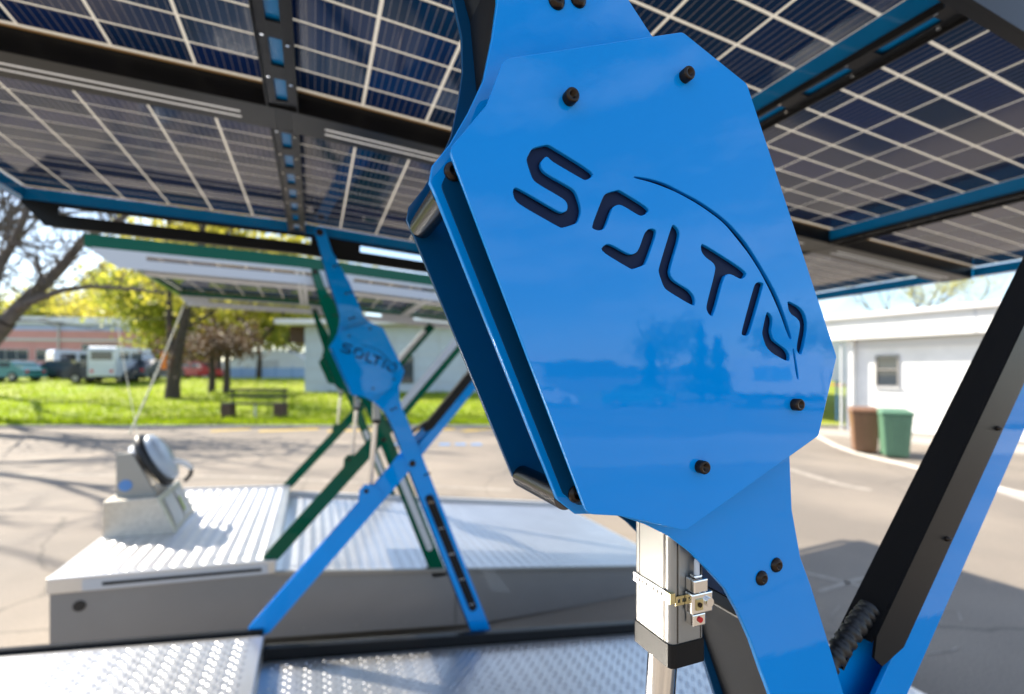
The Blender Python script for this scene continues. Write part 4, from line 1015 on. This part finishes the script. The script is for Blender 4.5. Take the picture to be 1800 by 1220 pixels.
for k, (kind, u, Y, rz, m, label) in enumerate([
    ('van', 224, 35, R(97), 'car_white', 'white van seen from behind, nearest the forked tree'),
    ('van', 160, 41, R(58), 'car_white', 'white van parked at an angle in front of the pink hall'),
    ('car', 186, 34, R(12), 'car_dark', 'dark car between the two white vans'),
    ('car', 272, 36, R(92), 'car_dark', 'dark car right of the rear-facing white van'),
    ('car', 110, 37, R(184), 'car_dark', 'dark car left of the angled white van'),
    ('car', 12, 35, R(178), 'car_teal', 'teal car at the far left of the vehicle row'),
    ('car', 350, 42, R(10), 'car_red', 'red car seen between the tree trunks')]):
    vehicle(kind, (u-900)/F_PX*Y, Y, grass_z(Y)-.02, rz, M[m], label, 'vehicles parked beyond the grass')
vehicle('car', 22.5, 33, Z0, R(15), M['car_red'], 'red car far off left of the brown bin', 'vehicles parked beyond the grass')

# ------------------------------------------------------------------ what lies behind the photographer (mirrored in the gloss of the big plate)
def back(a, b): return Vector((a, b, Z0))
def conifer(a, b, h, seed, label):
    rg = random.Random(seed); t = thing('conifer_tree', label, 'tree', back(a, b), 0, 'conifers behind the photographer')
    g = MB(); g.cyl((0,0,-.1), (0,0,h*.95), .22, .03, 10); g.build('trunk', M['bark'], t)
    g = MB()
    for k in range(2600):
        z = h*(.12+.88*rg.random()**1.3); r_ = (h-z)*.36*rg.uniform(.25, 1.1)*(.8+.3*math.sin(z*5+seed)); an = rg.uniform(0, 6.283)
        c = Vector((math.cos(an)*r_, math.sin(an)*r_, z-.12*r_)); s = rg.uniform(.12, .28); o = Vector((math.cos(an), math.sin(an), -.35))
        g.poly([c-o*s, c+Vector((-o.y, o.x, 0))*s*.5, c+o*s*1.2, c-Vector((-o.y, o.x, 0))*s*.5])
    g.build('crown', M['leaf_dark'], t)
conifer(26.3, -28, 6.0, 1, 'tallest conifer behind the photographer, mirrored in the plate')
conifer(22.8, -29.4, 4.4, 2, 'shortest conifer behind the photographer, mirrored in the plate')
conifer(28.6, -28.5, 5.0, 3, 'middling conifer behind the photographer, next to the tallest')
for k, (a, b, h) in enumerate(((2, -44, 9), (8, -52, 10), (14, -48, 8), (33, -40, 9), (42, -34, 10), (50, -30, 9))):
    t = tree(0, 0, 0, h, (0, 0), 300+k, f'{["spreading", "tall", "low", "broad", "high-crowned", "outermost"][k]} leafy tree behind the photographer across the road', 'leaf_green', 2600, .2, .8, .2, 4, 'leafy trees behind the photographer', fork=.25)
    t.location = back(a, b)
t = thing('box_truck', 'pale box truck parked behind the photographer beside the road', 'truck', back(25.5, -20.5), R(51))
g = MB(); g.box(-2.6, 1.9, -1.2, 1.2, .95, 3.1); g.build('cargo_box', M['grey_panel'], t, bevel=.04)
g = MB(); g.prism([(2.0,.6),(2.0,2.5),(3.0,2.5),(3.6,1.7),(3.75,1.5),(3.75,.6)], -1.1, 1.1); cb = g.build('cab', M['car_white'], t, bevel=.06)
g = MB(); g.box(2.3, 3.1, 1.102, 1.106, 1.6, 2.25); g.build('side_window', M['glass'], cb)
g = MB(); g.box(-2.5, 3.4, -.5, .5, .55, .94); g.build('chassis', M['black'], t)
for x in (-1.5, 2.8):
    for y in (-1, 1):
        g = MB(); g.cyl((x, y*.85, .48), (x, y*1.12, .48), .48, n=18); g.build('wheel', M['tyre'], t)
for x in (-1.9, -.6, .7): g = MB(); g.box(x-.02, x+.02, 1.2, 1.225, 1.0, 3.05); g.build('box_rib', M['light_grey'], t)
g = MB(); g.box(-1.6, .5, 1.202, 1.215, 1.7, 2.5); g.build('side_stripe', M['blue_fence'], t)
t = thing('long_shed', 'long grey shed behind the photographer across the road', 'building', back(4, -60), R(8))
g = MB(); g.box(-22, 22, -5, 5, 0, 3.6); g.build('wall', M['grey_panel'], t); g = MB(); g.box(-22.4, 22.4, -5.4, 5.4, 3.601, 4.4); g.build('roof', M['pale_roof'], t)
for k in range(7):
    q = MB(); q.box(-19+k*6, -16.5+k*6, 5.001, 5.03, 1.2, 2.4); q.build('window', M['glass'], t)
for k, (a, b, rz, m) in enumerate(((9, -30, 20, 'car_dark'), (14, -29, 24, 'car_white'), (19, -25.5, 48, 'car_teal'), (30, -18, 55, 'car_dark'))):
    v = vehicle('car', 0, 0, 0, 0, M[m], ['dark car behind the photographer, farthest left', 'white car behind the photographer', 'teal car behind the photographer near the box truck', 'dark car behind the photographer just beyond the box truck'][k], 'cars behind the photographer')
    v.location = back(a, b); v.rotation_euler = (0, 0, R(rz))
mb = MB(); mb.poly([(-60, -24, Z0+.005), (80, 8, Z0+.005), (80, 3, Z0+.005), (-60, -29, Z0+.005)][::-1]); struct(mb.build('footpath', M['pavement']))
mb = MB(); mb.poly([(-80, -60, Z0+.006), (90, -22, Z0+.006), (90, -30, Z0+.006), (-80, -72, Z0+.006)][::-1]); struct(mb.build('grass_verge', M['grass_soil']))
